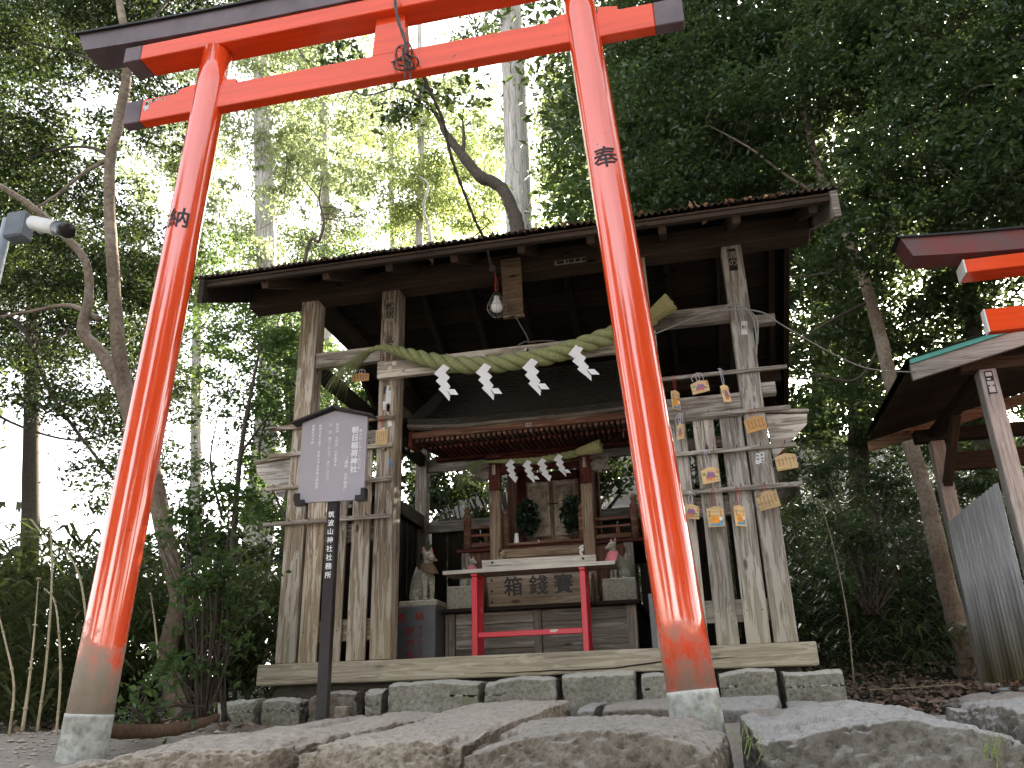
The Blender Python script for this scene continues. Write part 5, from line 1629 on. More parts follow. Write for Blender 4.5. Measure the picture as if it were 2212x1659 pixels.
tag(obj('gravel', V, F, M_sand, None), 'small gravel and grit on the bare ground round the left gate pillar', 'gravel', kind='stuff')
# loose dead leaves on the slope
pts = []
for i in range(5200):
    x = rnd.uniform(.6, 3.8) if i % 4 else rnd.uniform(-5, -1.8)
    y = rnd.uniform(4.9, 9.5) if i % 4 else rnd.uniform(4.0, 8)
    if -2.6 < x < .65 and y < 7.4 and y > 4.4: continue
    pts.append((x, y, hgt(x, y) + .015 + rnd.random() * .015))
o = leaf_scatter('leaf_litter', pts, .065, plain('dead_leaf', (.22, .16, .12), .85, var=.6, scale=9), 9, None, .3)
tag(o, 'dead brown leaves covering the dark slope between the shed and the hut', 'leaf litter', kind='stuff')

# ================================================================== foliage
L_near = leafmat('dark_evergreen_leaf', [(.006, .013, .005), (.012, .026, .009), (.022, .043, .013), (.042, .066, .022)], .11, (.75, 1.0, .25), .36)
L_right = leafmat('deep_green_leaf', [(.006, .014, .007), (.013, .029, .012), (.023, .045, .018), (.048, .072, .034)], .22, (.75, 1.0, .3), .30)
L_mid = leafmat('fresh_green_leaf', [(.018, .044, .014), (.034, .076, .021), (.058, .105, .032)], .28, (.75, 1.0, .28), .42)
L_far = leafmat('backlit_cypress_spray', [(.09, .125, .065), (.12, .155, .075), (.16, .185, .085), (.20, .205, .095)], .55, (.90, 1.0, .55), .6)  # haze and glow of the far trees put into the paler base colours
L_yel = leafmat('backlit_yellow_leaf', [(.11, .14, .055), (.16, .185, .07), (.21, .22, .085), (.26, .24, .09)], .60, (.86, 1.0, .48), .6)  # haze and the yellow of sun shining through are put into the colour
L_grass = leafmat('bamboo_grass_blade', [(.022, .036, .014), (.038, .056, .02), (.09, .09, .04), (.24, .19, .10)], .24, (.8, 1.0, .3), .5)
M_barkb = stone('smooth_brown_bark', (.12, .088, .062), (.185, .142, .105), (.25, .205, .16), 30, (.26, .26, .22), .5, .12)
M_barkd = plain('dark_branch_bark', (.055, .042, .032), .9, var=.4, scale=30, bmp=.4)
def cedar_bark():
    m, nt, n, l, b = mat_new('fibrous_cedar_bark')
    tc = n.new('ShaderNodeTexCoord'); mp = n.new('ShaderNodeMapping'); mp.inputs['Scale'].default_value = (16, 16, .9); l.new(tc.outputs['Object'], mp.inputs[0])
    g = nz(n, l, mp.outputs[0], 2.2, 6, .7, .5)
    r = ramp(n, [(.30, (.09, .075, .065)), (.46, (.36, .33, .31)), (.66, (.60, .58, .56))]); l.new(g.outputs[0], r.inputs[0])
    l.new(r.outputs[0], b.inputs['Base Color']); b.inputs['Roughness'].default_value = .9
    bump(n, l, g.outputs[0], 1.0, .05, b)
    return m
M_cedar = cedar_bark()
def leaf_mesh(P, size, aspect=.5, flat=.6, droop=.25, seed=1, tint=None, mat=None, name='crown', szvar=.35):
    r = np.random.default_rng(seed)
    n = len(P)
    nr = r.normal(size=(n, 3)) * flat; nr[:, 2] += 1.0
    nr /= np.linalg.norm(nr, axis=1)[:, None]
    d = r.normal(size=(n, 3)); d[:, 2] -= droop * 1.5
    d -= nr * (d * nr).sum(1)[:, None]; d /= np.linalg.norm(d, axis=1)[:, None]
    e = np.cross(nr, d)
    s = size * (1 + r.uniform(-szvar, szvar, (n, 1)))
    w = s * aspect * .5
    fold = nr * w * r.uniform(.1, .7, (n, 1))
    V = np.empty((n, 4, 3))
    V[:, 0] = P - d * s * .5; V[:, 1] = P + e * w + fold + d * s * .04
    V[:, 2] = P + d * s * .5 - nr * s * .12; V[:, 3] = P - e * w + fold + d * s * .04
    me = bpy.data.meshes.new(name)
    me.vertices.add(4 * n); me.vertices.foreach_set('co', V.reshape(-1).astype(np.float32))
    idx = np.arange(n)[:, None] * 4
    tri = np.concatenate([idx + [0, 1, 2], idx + [0, 2, 3]], 1).reshape(-1)
    me.loops.add(len(tri)); me.loops.foreach_set('vertex_index', tri.astype(np.int32))
    me.polygons.add(2 * n); me.polygons.foreach_set('loop_start', np.arange(0, 6 * n, 3, dtype=np.int32))
    me.update(calc_edges=True)
    if tint is None: tint = r.random(n)
    a = me.attributes.new('tint', 'FLOAT', 'FACE')
    a.data.foreach_set('value', np.repeat(tint, 2).astype(np.float32))
    me.materials.append(mat)
    return me
def in_ell(r, n):
    p = r.normal(size=(n, 3)); p /= np.linalg.norm(p, axis=1)[:, None]
    return p * r.random((n, 1)) ** (1 / 3)
seedc = [100]
def fill(blobs, size, cover, clump=.16, aspect=.5, gap=.0):
    """leaf positions for blobs (px, py, Y, rx_px, ry_px, depth m[, cover]); leaves gather in sprays"""
    Ps, Ts, Cs = [], [], []
    for b in blobs:
        seedc[0] += 1
        r = np.random.default_rng(seedc[0])
        c = at(b[0], b[1], b[2]); D = c.length
        k = D * .93 / 1810.5
        rx, rz, ry = b[3] * k, b[4] * k, b[5]
        cv = cover * (b[6] if len(b) > 6 else 1)
        n = int(cv * math.pi * rx * rz / (size * size * aspect * .5 * .62))
        cr = clump * r.uniform(.6, 1.5)
        m = max(6, int(n / 42))
        cc = in_ell(r, m * 3) * [rx, ry, rz]
        # sprays gather in layers and leave open gaps between them
        fr = 1.0 / (2.6 * clump)
        keep = [noise.noise(Vector((q[0] * fr + seedc[0] * 3.7, q[1] * fr, q[2] * fr * 1.5 + c.z * fr))) > gap for q in cc]
        cc = cc[np.array(keep)][:m] if sum(keep) > 5 else cc[:m]
        m = len(cc)
        rt = _r.xy.normalized(); fw = Vector((-rt.y, rt.x))
        cw = np.stack([cc[:, 0] * rt.x + cc[:, 1] * fw.x, cc[:, 0] * rt.y + cc[:, 1] * fw.y, cc[:, 2]], 1) + np.array(c)
        ci = r.integers(0, m, n)
        rad = clump * r.uniform(.5, 1.5, m)
        off = r.normal(size=(n, 3)) * [1, 1, .38] * rad[ci][:, None] * .62
        # sprays tilt outward and down
        P = cw[ci] + off
        P[:, 2] -= .25 * (np.hypot(off[:, 0], off[:, 1]))
        ct = r.random(m)
        Ps.append(P); Ts.append(np.clip(ct[ci] * .6 + r.random(n) * .4, 0, 1)); Cs.append(cw)
    return np.concatenate(Ps), np.concatenate(Ts), np.concatenate(Cs)
def tree(name, label, trunk, tr, Yt, blobs, mat, size, cover, bark, group, branches=(), clump=.16, aspect=.5, flat=.6, droop=.25, twigs=26, cat='tree', ground=True, rough=.12):
    """trunk: list of picture points carried to the plane Y=Yt (or (x,y,Y) triples)"""
    pts = [at(p[0], p[1], p[2] if len(p) > 2 else Yt) for p in trunk]
    if ground:
        b = pts[0]; g0 = Vector((b.x, b.y, hgt(b.x, b.y) - .15))
        if b.z > g0.z + .1: pts = [g0] + pts; tr = [tr[0] * 1.15] + list(tr)
    root = thing(name, pts[0], label, cat, group)
    P = spline(pts, 6)
    V, F = tube_geo(P, interp(list(tr), len(P)), 14, True, rough, pts[0].x)
    # local origin kept at the foot so the bark grain follows the trunk
    obj('trunk', V, F, bark, root, True, origin=pts[0])
    bpts = []
    for (bp, br) in branches:
        q = [at(p[0], p[1], p[2] if len(p) > 2 else Yt) for p in bp]
        Q = spline(q, 6); bpts += Q[2:]
        V, F = tube_geo(Q, interp(list(br), len(Q)), 9, True, rough, q[0].z)
        obj('branch', V, F, bark if br[0] > .02 else M_barkd, root, True)
    if blobs:
        LP, LT, CW = fill(blobs, size, cover, clump, aspect)
        o0 = LP.mean(0)
        me = leaf_mesh(LP - o0, size, aspect, flat, droop, seedc[0] * 3, LT, mat)
        put('crown', me, Matrix.Translation(Vector(o0)), root)
        # twigs reaching the sprays
        r = np.random.default_rng(seedc[0] * 7)
        gs = []
        tp = list(P[len(P) // 4:]) + bpts
        for i in r.choice(len(CW), min(twigs, len(CW)), replace=False):
            c = Vector(CW[i])
            s = min(tp, key=lambda p: (p - c).length)
            if (s - c).length > .085 * c.length + .5: continue
            m1 = s.lerp(c, .5) + Vector(r.normal(size=3)) * .14 * (s - c).length + Vector((0, 0, .12 * (s - c).length))
            L_ = (s - c).length
            gs.append(tube_geo(spline([s, m1, c], 5), [.004 + .006 * L_ * .7, .004 + .002 * L_, .0025], 5))
        if gs:
            V, F = join_geo(*gs); o = obj('twigs', V, F, M_barkd, root, True); o['kind'] = 'stuff'
    return root
GT = 'forest trees round the shrine'
# near left tree with two stems
tree('broadleaf_tree', 'smooth brown trunked tree forking into two stems behind the left gate pillar',
     [(392, 1560), (362, 1420), (385, 1300), (372, 1230), (340, 1080), (312, 960), (282, 880), (262, 800), (252, 700), (243, 560), (236, 440), (240, 330), (262, 240), (276, 120), (258, 0), (250, -140)],
     [.075, .062, .056, .054, .062, .068, .070, .055, .050, .047, .044, .042, .048, .036, .033, .028], 4.9,
     [(120, 40, 5.2, 190, 130, .7), (250, -60, 5.4, 220, 90, .8), (60, 250, 5.2, 120, 110, .5, .75), (320, 240, 5.6, 130, 110, .5, .55), (330, 60, 5.6, 170, 100, .6, .8), (60, 420, 5.6, 110, 90, .6), (200, 450, 6.0, 160, 70, .5, .6),
      (-160, 200, 5.0, 200, 260, .8), (560, -120, 5.6, 260, 110, .8), (150, 330, 5.6, 100, 60, .4, .6)],
     L_near, .050, 1.55, M_barkb, GT,
     [([(268, 850, 4.9), (225, 770, 4.85), (180, 715, 4.8), (192, 640, 4.8), (186, 570, 4.75), (150, 520, 4.7), (60, 440, 4.6), (-40, 380, 4.5)], [.052, .046, .044, .034, .030, .030, .026, .02]),
      ([(214, 690, 4.82), (150, 660, 4.9), (70, 672, 5.0), (-30, 690, 5.1)], [.026, .018, .013, .009]),
      ([(236, 335, 4.9), (190, 318, 5.0), (120, 322, 5.2), (40, 350, 5.3)], [.020, .014, .010, .006]),
      ([(232, 345, 4.9), (180, 375, 4.8), (110, 430, 4.7), (20, 480, 4.6)], [.022, .015, .011, .007]),
      ([(262, 170, 4.9), (210, 135, 5.0), (140, 110, 5.1), (40, 90, 5.2)], [.018, .013, .009, .005]),
      ([(270, 130, 4.9), (330, 40, 5.1), (420, -60, 5.3)], [.02, .014, .01])], twigs=40)
tree('broadleaf_tree', 'dark leafy tree filling the left edge below the security camera',
     [(-170, 1420), (-150, 1100), (-120, 800), (-100, 500)], [.10, .09, .07, .05], 6.4,
     [(60, 600, 6.4, 170, 110, .8), (230, 640, 6.6, 150, 100, .7), (330, 560, 6.8, 110, 120, .6), (40, 800, 6.4, 140, 80, .7, .8), (190, 860, 6.6, 150, 90, .7, .7), (300, 740, 7, 90, 70, .5, .6), (260, 1010, 6.6, 110, 90, .6, .6), (-150, 640, 6.2, 130, 260, .8), (330, 900, 7, 80, 100, .5, .6)],
     L_near, .050, 1.6, M_barkd, GT,
     [([(-110, 640, 6.4), (40, 700, 6.4), (110, 850, 6.4), (210, 990, 6.4), (300, 1100, 6.4)], [.03, .022, .018, .014, .008]),
      ([(-120, 800, 6.4), (0, 900, 6.4), (150, 950, 6.5), (260, 930, 6.5)], [.02, .014, .01, .006])], twigs=50)
tree('maple_tree', 'bright green small leaved tree just left of the shed front post',
     [(500, 1330), (505, 1150), (520, 980), (540, 860), (560, 760)], [.03, .026, .022, .018, .012], 6.6,
     [(530, 720, 6.8, 130, 80, .5, .9), (610, 790, 7.0, 110, 90, .5, 1.0), (500, 850, 6.8, 110, 70, .5, .6), (600, 930, 7.0, 110, 70, .5, .8), (480, 1000, 6.8, 120, 60, .5, .45), (600, 1060, 7.2, 110, 60, .5, .7), (730, 830, 8.6, 90, 80, .4, 1.0), (740, 1000, 9, 100, 90, .4, 1.0)],
     L_mid, .048, 1.3, M_barkd, GT,
     [([(520, 980, 6.6), (580, 900, 6.6), (640, 850, 6.7)], [.012, .009, .005]), ([(480, 1120, 6.6), (455, 1000, 6.6), (470, 900, 6.7)], [.014, .01, .005]),
      ([(630, 1150, 6.6), (590, 1060, 6.7), (560, 980, 6.7), (575, 900, 6.8)], [.014, .012, .008, .005])], twigs=40, clump=.13)
# big cedar behind the roof, dark bent branch beside it
tree('cedar_tree', 'tall straight cedar with pale fibrous bark behind the shed roof, right of centre',
     [(1140, 700), (1122, 490), (1116, 300), (1108, 140), (1100, -60), (1092, -260)], [.30, .255, .245, .24, .23, .21], 13.2,
     [(1040, 40, 13.4, 60, 70, .9, .8), (1235, 150, 12.6, 75, 90, .7, 1.1), (1215, 300, 12.6, 62, 70, .6, 1.1), (1225, 440, 12.6, 60, 70, .6, .6), (1060, -160, 13, 240, 80, 1.4), (1175, 330, 12.0, 30, 30, .3, .5), (1165, 100, 12.0, 30, 30, .3, .5)],
     L_right, .10, 1.3, M_cedar, GT, clump=.3, droop=.9, flat=.9, twigs=24)
tree('broadleaf_tree', 'dark bent branch tree leaning left from beside the pale cedar, with large dark leaves',
     [(1128, 640), (1118, 500), (1108, 455), (1088, 412), (1062, 392), (1040, 384), (1010, 350), (985, 318), (962, 286), (945, 250), (915, 215), (880, 196), (850, 190)], [.11, .10, .085, .078, .082, .080, .072, .062, .048, .034, .024, .016, .010], 9.2,
     [(905, 235, 9.0, 65, 42, .3, .9), (860, 235, 9.0, 48, 40, .3, .8), (830, 262, 9.0, 26, 20, .2, .7), (945, 205, 9.0, 55, 36, .3, .9), (960, 165, 9.0, 50, 22, .2, .5), (695, 128, 9.0, 46, 36, .3, 1.0), (735, 115, 9, 36, 30, .2, .9), (1040, 180, 9, 40, 30, .3, .4)],
     L_near, .115, 1.0, M_barkd, GT,
     [([(1000, 335, 9.2), (1002, 300, 9.2), (1000, 262, 9.2)], [.03, .026, .01]),
      ([(850, 190, 9.1), (800, 205, 9.0), (775, 202, 9.0), (762, 195, 9.0), (768, 180, 9.0)], [.012, .012, .012, .012, .01]),
      ([(765, 195, 9.0), (748, 230, 9.0), (760, 265, 9.0)], [.01, .007, .005]),
      ([(690, 180, 9.0), (668, 140, 9.0), (640, 100, 9.0)], [.012, .012, .012])], twigs=12, clump=.2, aspect=.55, flat=.9, rough=.2)
# background conifers, lit from behind
bk = [
 ('cedar_tree', 'tall cedar behind the left part of the shed roof, trunk showing over the edge', [(585, 830), (578, 640), (572, 420), (566, 200), (560, -100)], [.28, .25, .23, .21, .18], 15.5,
  [(560, 300, 15.5, 110, 90, 1.4, .9), (600, 180, 15.5, 120, 80, 1.4, .8), (540, 450, 15.2, 90, 60, 1.2, .7), (640, 400, 15.8, 80, 80, 1.2, .6), (560, 30, 15.5, 170, 120, 1.6, .9), (530, 560, 15.2, 60, 50, 1.2, .6)], L_far, .12),
 ('cedar_tree', 'slim pale cedar seen through the gate left of its centre strut', [(700, 900), (706, 600), (700, 330), (690, 0)], [.16, .14, .12, .10], 18.5,
  [(730, 230, 18.5, 110, 80, 1.5, .8), (720, 370, 18.5, 120, 70, 1.5, .8), (700, 100, 18.5, 140, 100, 1.5, .9), (640, 510, 18, 130, 50, 1.3, .8), (770, 450, 18.5, 110, 50, 1.5, .75)], L_far, .14),
 ('cypress_tree', 'yellow green backlit cypress above the middle of the shed roof', [(900, 900), (905, 560), (910, 300), (905, 0)], [.13, .11, .09, .07], 19,
  [(900, 440, 19, 120, 70, 1.5, 1.5), (1000, 400, 19.5, 110, 80, 1.5, 1.5), (860, 340, 19, 100, 60, 1.4, .8), (960, 320, 19.5, 90, 60, 1.4, 1.2), (1050, 460, 19, 90, 60, 1.4, 1.5)], L_yel, .13),
 ('cypress_tree', 'pale green cypress seen between the two gate beams', [(860, 900), (850, 560), (845, 300), (850, 0)], [.13, .11, .09, .07], 22,
  [(800, 300, 22, 100, 60, 1.5, .9), (880, 250, 22, 110, 60, 1.5, .9), (1000, 250, 22, 110, 80, 1.5, 1.0), (960, 130, 22, 70, 40, 1.5, .3), (1080, 330, 22, 60, 100, 1.4, .9), (820, 540, 21, 120, 40, 1.4, .9), (700, 320, 22, 160, 160, 1.8, .7), (950, 480, 22, 120, 60, 1.5, 1.0), (620, 560, 21, 140, 60, 1.5, .8)], L_far, .15),
 ('cypress_tree', 'yellowish cypress just right of the pale cedar, behind the right gate pillar', [(1300, 900), (1290, 560), (1280, 300)], [.12, .1, .08], 19,
  [(1190, 420, 19, 60, 80, 1.4, 1.1), (1240, 300, 18, 80, 120, 1.4, .9), (1300, 400, 18, 90, 90, 1.4, .8), (1215, 200, 18, 70, 80, 1.4, .9)], L_yel, .13),
 ('cypress_tree', 'hazy olive cypress behind the left gate pillar', [(420, 1150), (425, 800), (430, 400), (425, 0)], [.15, .13, .11, .09], 17,
  [(420, 330, 17, 90, 90, 1.4, .9), (350, 380, 17, 90, 70, 1.4, .8), (470, 470, 17, 80, 70, 1.4, .8), (330, 250, 17, 90, 50, 1.4, .6), (450, 180, 17, 80, 60, 1.4, .9), (200, 300, 17, 110, 60, 1.4, .35), (560, 620, 17, 80, 60, 1.4, .8)], L_far, .13),
 ('broadleaf_tree', 'thin dead looking branched tree over the left part of the shed roof', [(655, 600), (690, 520), (700, 480), (690, 430), (700, 380)], [.035, .03, .025, .02, .012], 12,
  [(470, 560, 13, 70, 60, 1.0, .9), (690, 560, 13, 90, 35, 1.0, .8), (770, 520, 13, 80, 30, 1.0, .7)], L_mid, .09),
]
for (nm, lab, tk, tr, Y_, bl, mt, sz) in bk:
    brs = [([(655, 600, 12), (720, 560, 12), (800, 530, 12)], [.02, .016, .01]), ([(690, 430, 12), (650, 380, 12), (620, 350, 12)], [.015, .012, .006])] if 'dead looking' in lab else []
    if 'yellow green backlit' in lab: brs = [([(940, 700, 12), (930, 520, 12), (915, 450, 12), (925, 400, 12), (905, 380, 12)], [.03, .028, .024, .02, .01]), ([(940, 545, 12), (1010, 520, 12), (1060, 480, 12)], [.018, .014, .01])]
    tree(nm, lab, tk, tr, Y_, bl, mt, sz, 1.35, M_cedar if tr[0] > .1 else M_barkd, GT, brs, clump=.30, aspect=.42, droop=.9, flat=.95, twigs=40)
# right side trees
tree('broadleaf_tree', 'slender leaning smooth trunk right of the shed, half hidden by the hut roof',
     [(2085, 1400), (2062, 1330), (2030, 1200), (1998, 1060), (1962, 950), (1930, 850), (1905, 740), (1878, 640), (1852, 560), (1818, 490), (1780, 400), (1745, 280), (1712, 140), (1690, 0), (1680, -150)],
     [.10, .09, .08, .078, .076, .072, .066, .060, .055, .050, .044, .038, .034, .03, .026], 8.6,
     [(1650, 60, 8.4, 200, 130, .9), (1480, 200, 8.6, 160, 130, .9), (1620, 280, 8.4, 160, 110, .9, .9), (1500, 380, 8.8, 160, 80, .8, .85), (1850, 120, 8.0, 180, 140, .9), (1420, 60, 8.8, 120, 120, .8, .9), (1560, -60, 8.4, 260, 90, 1.0), (1700, 400, 8.8, 130, 80, .8, .75), (1790, 620, 9.2, 90, 110, .7, .6), (1740, 780, 9.5, 60, 120, .6, .6), (1800, 880, 9.8, 90, 60, .6, .9)],
     L_right, .072, 2.0, M_barkb, GT,
     [([(1800, 440, 8.6), (1700, 380, 8.4), (1620, 320, 8.3), (1530, 270, 8.2)], [.025, .018, .012, .006]),
      ([(1880, 650, 8.6), (1800, 690, 8.6), (1720, 740, 8.7), (1690, 770, 8.7)], [.02, .014, .01, .006]),
      ([(1850, 560, 8.6), (1780, 590, 8.6), (1700, 600, 8.7)], [.018, .013, .008]),
      ([(1905, 740, 8.6), (1850, 820, 8.7), (1760, 810, 8.8), (1700, 830, 8.9)], [.018, .014, .01, .006])], twigs=60, clump=.2)
tree('broadleaf_tree', 'dense dark green tree filling the upper right corner of the picture',
     [(2330, 1500), (2320, 1000), (2290, 600), (2260, 300), (2230, 0)], [.16, .14, .12, .10, .07], 7.6,
     [(2050, 120, 7.2, 180, 160, .9), (2140, 350, 7.0, 130, 140, .8), (1980, 360, 7.4, 150, 130, .8), (1870, 460, 7.6, 120, 110, .8, .8), (2050, -70, 7.2, 260, 100, 1.0), (2330, 200, 6.8, 160, 320, 1.0), (2100, 480, 7.4, 150, 60, .7, .8)],
     L_right, .066, 2.3, M_barkd, GT,
     [([(2270, 380, 7.5), (2150, 300, 7.3), (2040, 260, 7.1), (1940, 280, 7.0)], [.03, .02, .014, .008]), ([(2250, 240, 7.5), (2120, 120, 7.3), (1980, 60, 7.1)], [.03, .02, .01])], twigs=60, clump=.18)
tree('broadleaf_tree', 'dark tree behind the small hut and the second gate',
     [(2150, 1300), (2120, 900), (2090, 600), (2060, 400)], [.12, .11, .09, .06], 10.5,
     [(2000, 560, 10.4, 130, 90, .9), (2130, 600, 10.2, 130, 90, .9), (1900, 700, 10.6, 90, 80, .8), (2050, 720, 10.4, 140, 70, .8), (1840, 800, 10.8, 80, 60, .8), (2180, 850, 10.4, 120, 120, .8), (1820, 560, 11, 90, 80, .8, .7), (2010, 860, 10.6, 110, 70, .8), (1890, 600, 11, 80, 60, .8, .7)],
     L_right, .085, 1.9, M_barkd, GT, twigs=40, clump=.24)
tree('broadleaf_tree', 'glossy leaved evergreen over the shed roof beside the right gate pillar',
     [(1480, 1000), (1470, 760), (1460, 560), (1450, 420)], [.07, .06, .05, .03], 10.5,
     [(1230, 440, 10, 60, 50, .5, 1.0), (1300, 300, 10.4, 70, 90, .6, .8), (1200, 330, 10.2, 50, 40, .4, .5), (1420, 330, 10.6, 90, 110, .7, .8), (1400, 440, 10.4, 100, 40, .6, .9), (1560, 430, 10.6, 110, 40, .6, .8), (1320, 180, 10.6, 80, 80, .6, .7)],
     L_mid, .085, 1.4, M_barkd, GT, twigs=30, clump=.22)
tree('cedar_tree', 'pale trunk glimpsed through leaves to the right of the shed roof end',
     [(1790, 1050), (1775, 700), (1768, 500), (1760, 300), (1755, 0)], [.26, .22, .21, .2, .18], 16.5,
     [(1700, 500, 16, 110, 90, 1.4, .7), (1850, 450, 16, 110, 90, 1.4, .7), (1760, 200, 16, 200, 120, 1.6, .9), (1740, 900, 16, 60, 60, 1.0, .9)], L_yel, .12, 1.0, M_cedar, GT, clump=.3, droop=.9, twigs=20)
tree('broadleaf_tree', 'distant dark tree mass behind the forked tree at the upper left',
     [(60, 1250), (70, 800), (80, 300)], [.16, .14, .1], 12.5,
     [(40, 60, 12.5, 150, 110, 1.2), (250, 40, 12.5, 120, 110, 1.2), (30, 380, 12.5, 130, 90, 1.2, .9), (60, 560, 12.5, 160, 110, 1.2), (250, 560, 12.5, 130, 110, 1.2), (350, 640, 12.5, 90, 100, 1.2), (180, 720, 12.5, 170, 60, 1.2), (330, 820, 12.5, 90, 90, 1.0), (30, 760, 12.5, 90, 50, 1.0, .8), (220, 880, 12.5, 90, 40, 1.0, .7), (290, 980, 12.5, 60, 70, 1.0, .7), (-150, 430, 12.5, 160, 330, 1.4)],
     L_near, .085, 2.1, M_barkd, GT, clump=.22, twigs=30)
tree('broadleaf_tree', 'distant dark tree mass seen past the right end of the shed roof',
     [(1860, 1150), (1850, 800), (1840, 500)], [.16, .14, .1], 13.5,
     [(1720, 620, 13.5, 60, 60, 1.0, .9), (1760, 720, 13.5, 90, 60, 1.0, 1.2), (1850, 640, 13.5, 80, 90, 1.0, 1.2), (1740, 830, 13.5, 80, 60, 1.0, 1.3), (1850, 800, 13.5, 100, 80, 1.0, 1.3), (1780, 930, 13.5, 140, 50, 1.0, 1.2), (1950, 900, 13.5, 120, 90, 1.0, 1.3), (1640, 480, 13.5, 160, 60, 1.0, 1.0), (1850, 500, 13.5, 160, 70, 1.0, 1.2), (2080, 920, 13.5, 140, 110, 1.0, 1.2), (2000, 760, 13.5, 120, 70, 1.0, 1.2)],
     L_right, .10, 2.2, M_barkd, GT, clump=.24, twigs=30)
tree('broadleaf_tree', 'mid green tree mass behind the bright maple left of the shed',
     [(640, 1250), (630, 900), (620, 650)], [.12, .10, .07], 11.5,
     [(620, 720, 11.5, 110, 60, 1.0, .9), (700, 830, 11.5, 110, 90, 1.0, 1.2), (600, 860, 11.5, 70, 70, 1.0, .7), (660, 1000, 11.5, 130, 70, 1.0, 1.2), (770, 950, 11.5, 90, 120, 1.0, 1.4), (540, 1110, 11.5, 140, 40, 1.0, 1.0), (450, 620, 12, 80, 60, 1.0, .8), (470, 760, 12, 60, 60, 1.0, .6), (700, 1120, 11, 180, 60, 1.0, 1.5)],
     L_mid, .085, 1.7, M_barkd, GT, clump=.22, twigs=30)
# trees added mostly out of view, to shade the slope and shape the lacquer's reflections
for (x, y, r_, h_, lab) in ((4.4, -2.5, 2.4, 6.5, 'broad unseen evergreen added behind the visitor to the right'), (1.9, -6.2, 2.2, 7.0, 'tall unseen evergreen added behind the visitor'), (6.4, -.6, 2.4, 8.0, 'unseen evergreen added at the right of the visitor'), (-6.8, -1.6, 2.3, 7.0, 'unseen evergreen added at the left of the visitor'), (-5.0, -6.0, 2.2, 7.0, 'unseen evergreen added behind the visitor to the left'), (5.0, 10.4, 2.8, 13.5, 'high crowned evergreen added to shade the slope behind the hut'), (.6, 11.5, 2.8, 15.0, 'high crowned evergreen added to shade the slope behind the shed'), (5.8, 8.2, 2.8, 12.0, 'high crowned evergreen added for shade at the right of the hut'),
                            (7.5, 2.5, 2.8, 8.0, 'dark unseen evergreen added right of the small hut'), (-13.5, 9.5, 2.6, 8.0, 'evergreen beyond the left edge of the clearing'), (5.5, 12.5, 3.2, 10.5, 'evergreen on the hillside behind the hut'), (1.6, 14.5, 2.6, 11.0, 'evergreen on the hillside behind the shed'), (.2, 10.8, 1.6, 8.5, 'slim evergreen between the shed and the hillside')):
    g0 = Vector((x, y, hgt(x, y) - .1))
    root = thing('broadleaf_tree', g0, lab, 'tree', GT)
    V, F = tube_geo(spline([g0, g0 + Vector((.1, .1, h_ * .5)), g0 + Vector((0, .2, h_ * .95))], 6), interp([.2, .15, .05], 13), 10, True, .15, x)
    obj('trunk', V, F, M_barkd, root, True)
    r = np.random.default_rng(int(abs(x * 100 + y)))
    n = 15000; m = 420
    cc = in_ell(r, m) * [r_, r_, h_ * .42] + np.array([x, y, g0.z + h_ * .72])
    ci = r.integers(0, m, n); P_ = cc[ci] + r.normal(size=(n, 3)) * [.30, .30, .12]
    o0 = P_.mean(0)
    put('crown', leaf_mesh(P_ - o0, .17, .5, .6, .3, int(abs(x) * 10), None, L_right), Matrix.Translation(Vector(o0)), root)

# ------------------------------------------------------------------ shrubs, sprigs, bamboo grass
def shrub(name, label, blobs, size, cover, mat, stems, base, cat='shrub', clump=.08, aspect=.5, group=None, sr=.004, flat=.8):
    root = thing(name, base, label, cat, group)
    LP, LT, CW = fill(blobs, size, cover, clump, aspect); o0 = LP.mean(0)
    put('foliage', leaf_mesh(LP - o0, size, aspect, flat, .1, seedc[0], LT, mat), Matrix.Translation(Vector(o0)), root)
    r = np.random.default_rng(seedc[0]); gs = []
    B = Vector(base)
    for i in r.choice(len(CW), min(stems, len(CW)), replace=False):
        c = Vector(CW[i]); s = B + Vector((r.normal() * .05, r.normal() * .05, 0))
        gs.append(tube_geo(spline([s, s.lerp(c, .5) + Vector((0, 0, .12 * (c - s).length)) + Vector(r.normal(size=3)) * .02, c], 5), [sr * 1.6, sr, sr * .5], 5))
    V, F = join_geo(*gs); o = obj('stems', V, F, M_barkd, root, True); o['kind'] = 'stuff'
    return root
shrub('broadleaf_shrub', 'glossy green shrub of many thin stems between the left gate pillar and the shed',
      [(430, 1150, 4.0, 60, 70, .15, .7), (480, 1080, 4.0, 60, 50, .15, .8), (500, 1200, 4.0, 70, 60, .15, .7), (420, 1280, 3.95, 70, 60, .15, .7), (520, 1310, 4.0, 60, 50, .15, .6), (400, 1380, 3.9, 60, 60, .15, .5), (470, 1400, 4.0, 60, 50, .15, .45), (380, 1460, 3.8, 50, 40, .15, .6), (360, 1150, 4.1, 40, 40, .1, .5)],
      .046, 1.6, L_mid, 70, tuple(at(440, 1560, 3.95)), group='shrubs round the shed')
shrub('broadleaf_shrub', 'low leafy plant at the foot of the left gate pillar', [(290, 1530, 3.3, 45, 30, .1, 1.0), (330, 1500, 3.4, 45, 40, .1, .8), (420, 1530, 3.5, 25, 16, .08, .5)], .042, 1.1, L_mid, 24, tuple(at(310, 1570, 3.35)), group='shrubs round the shed')
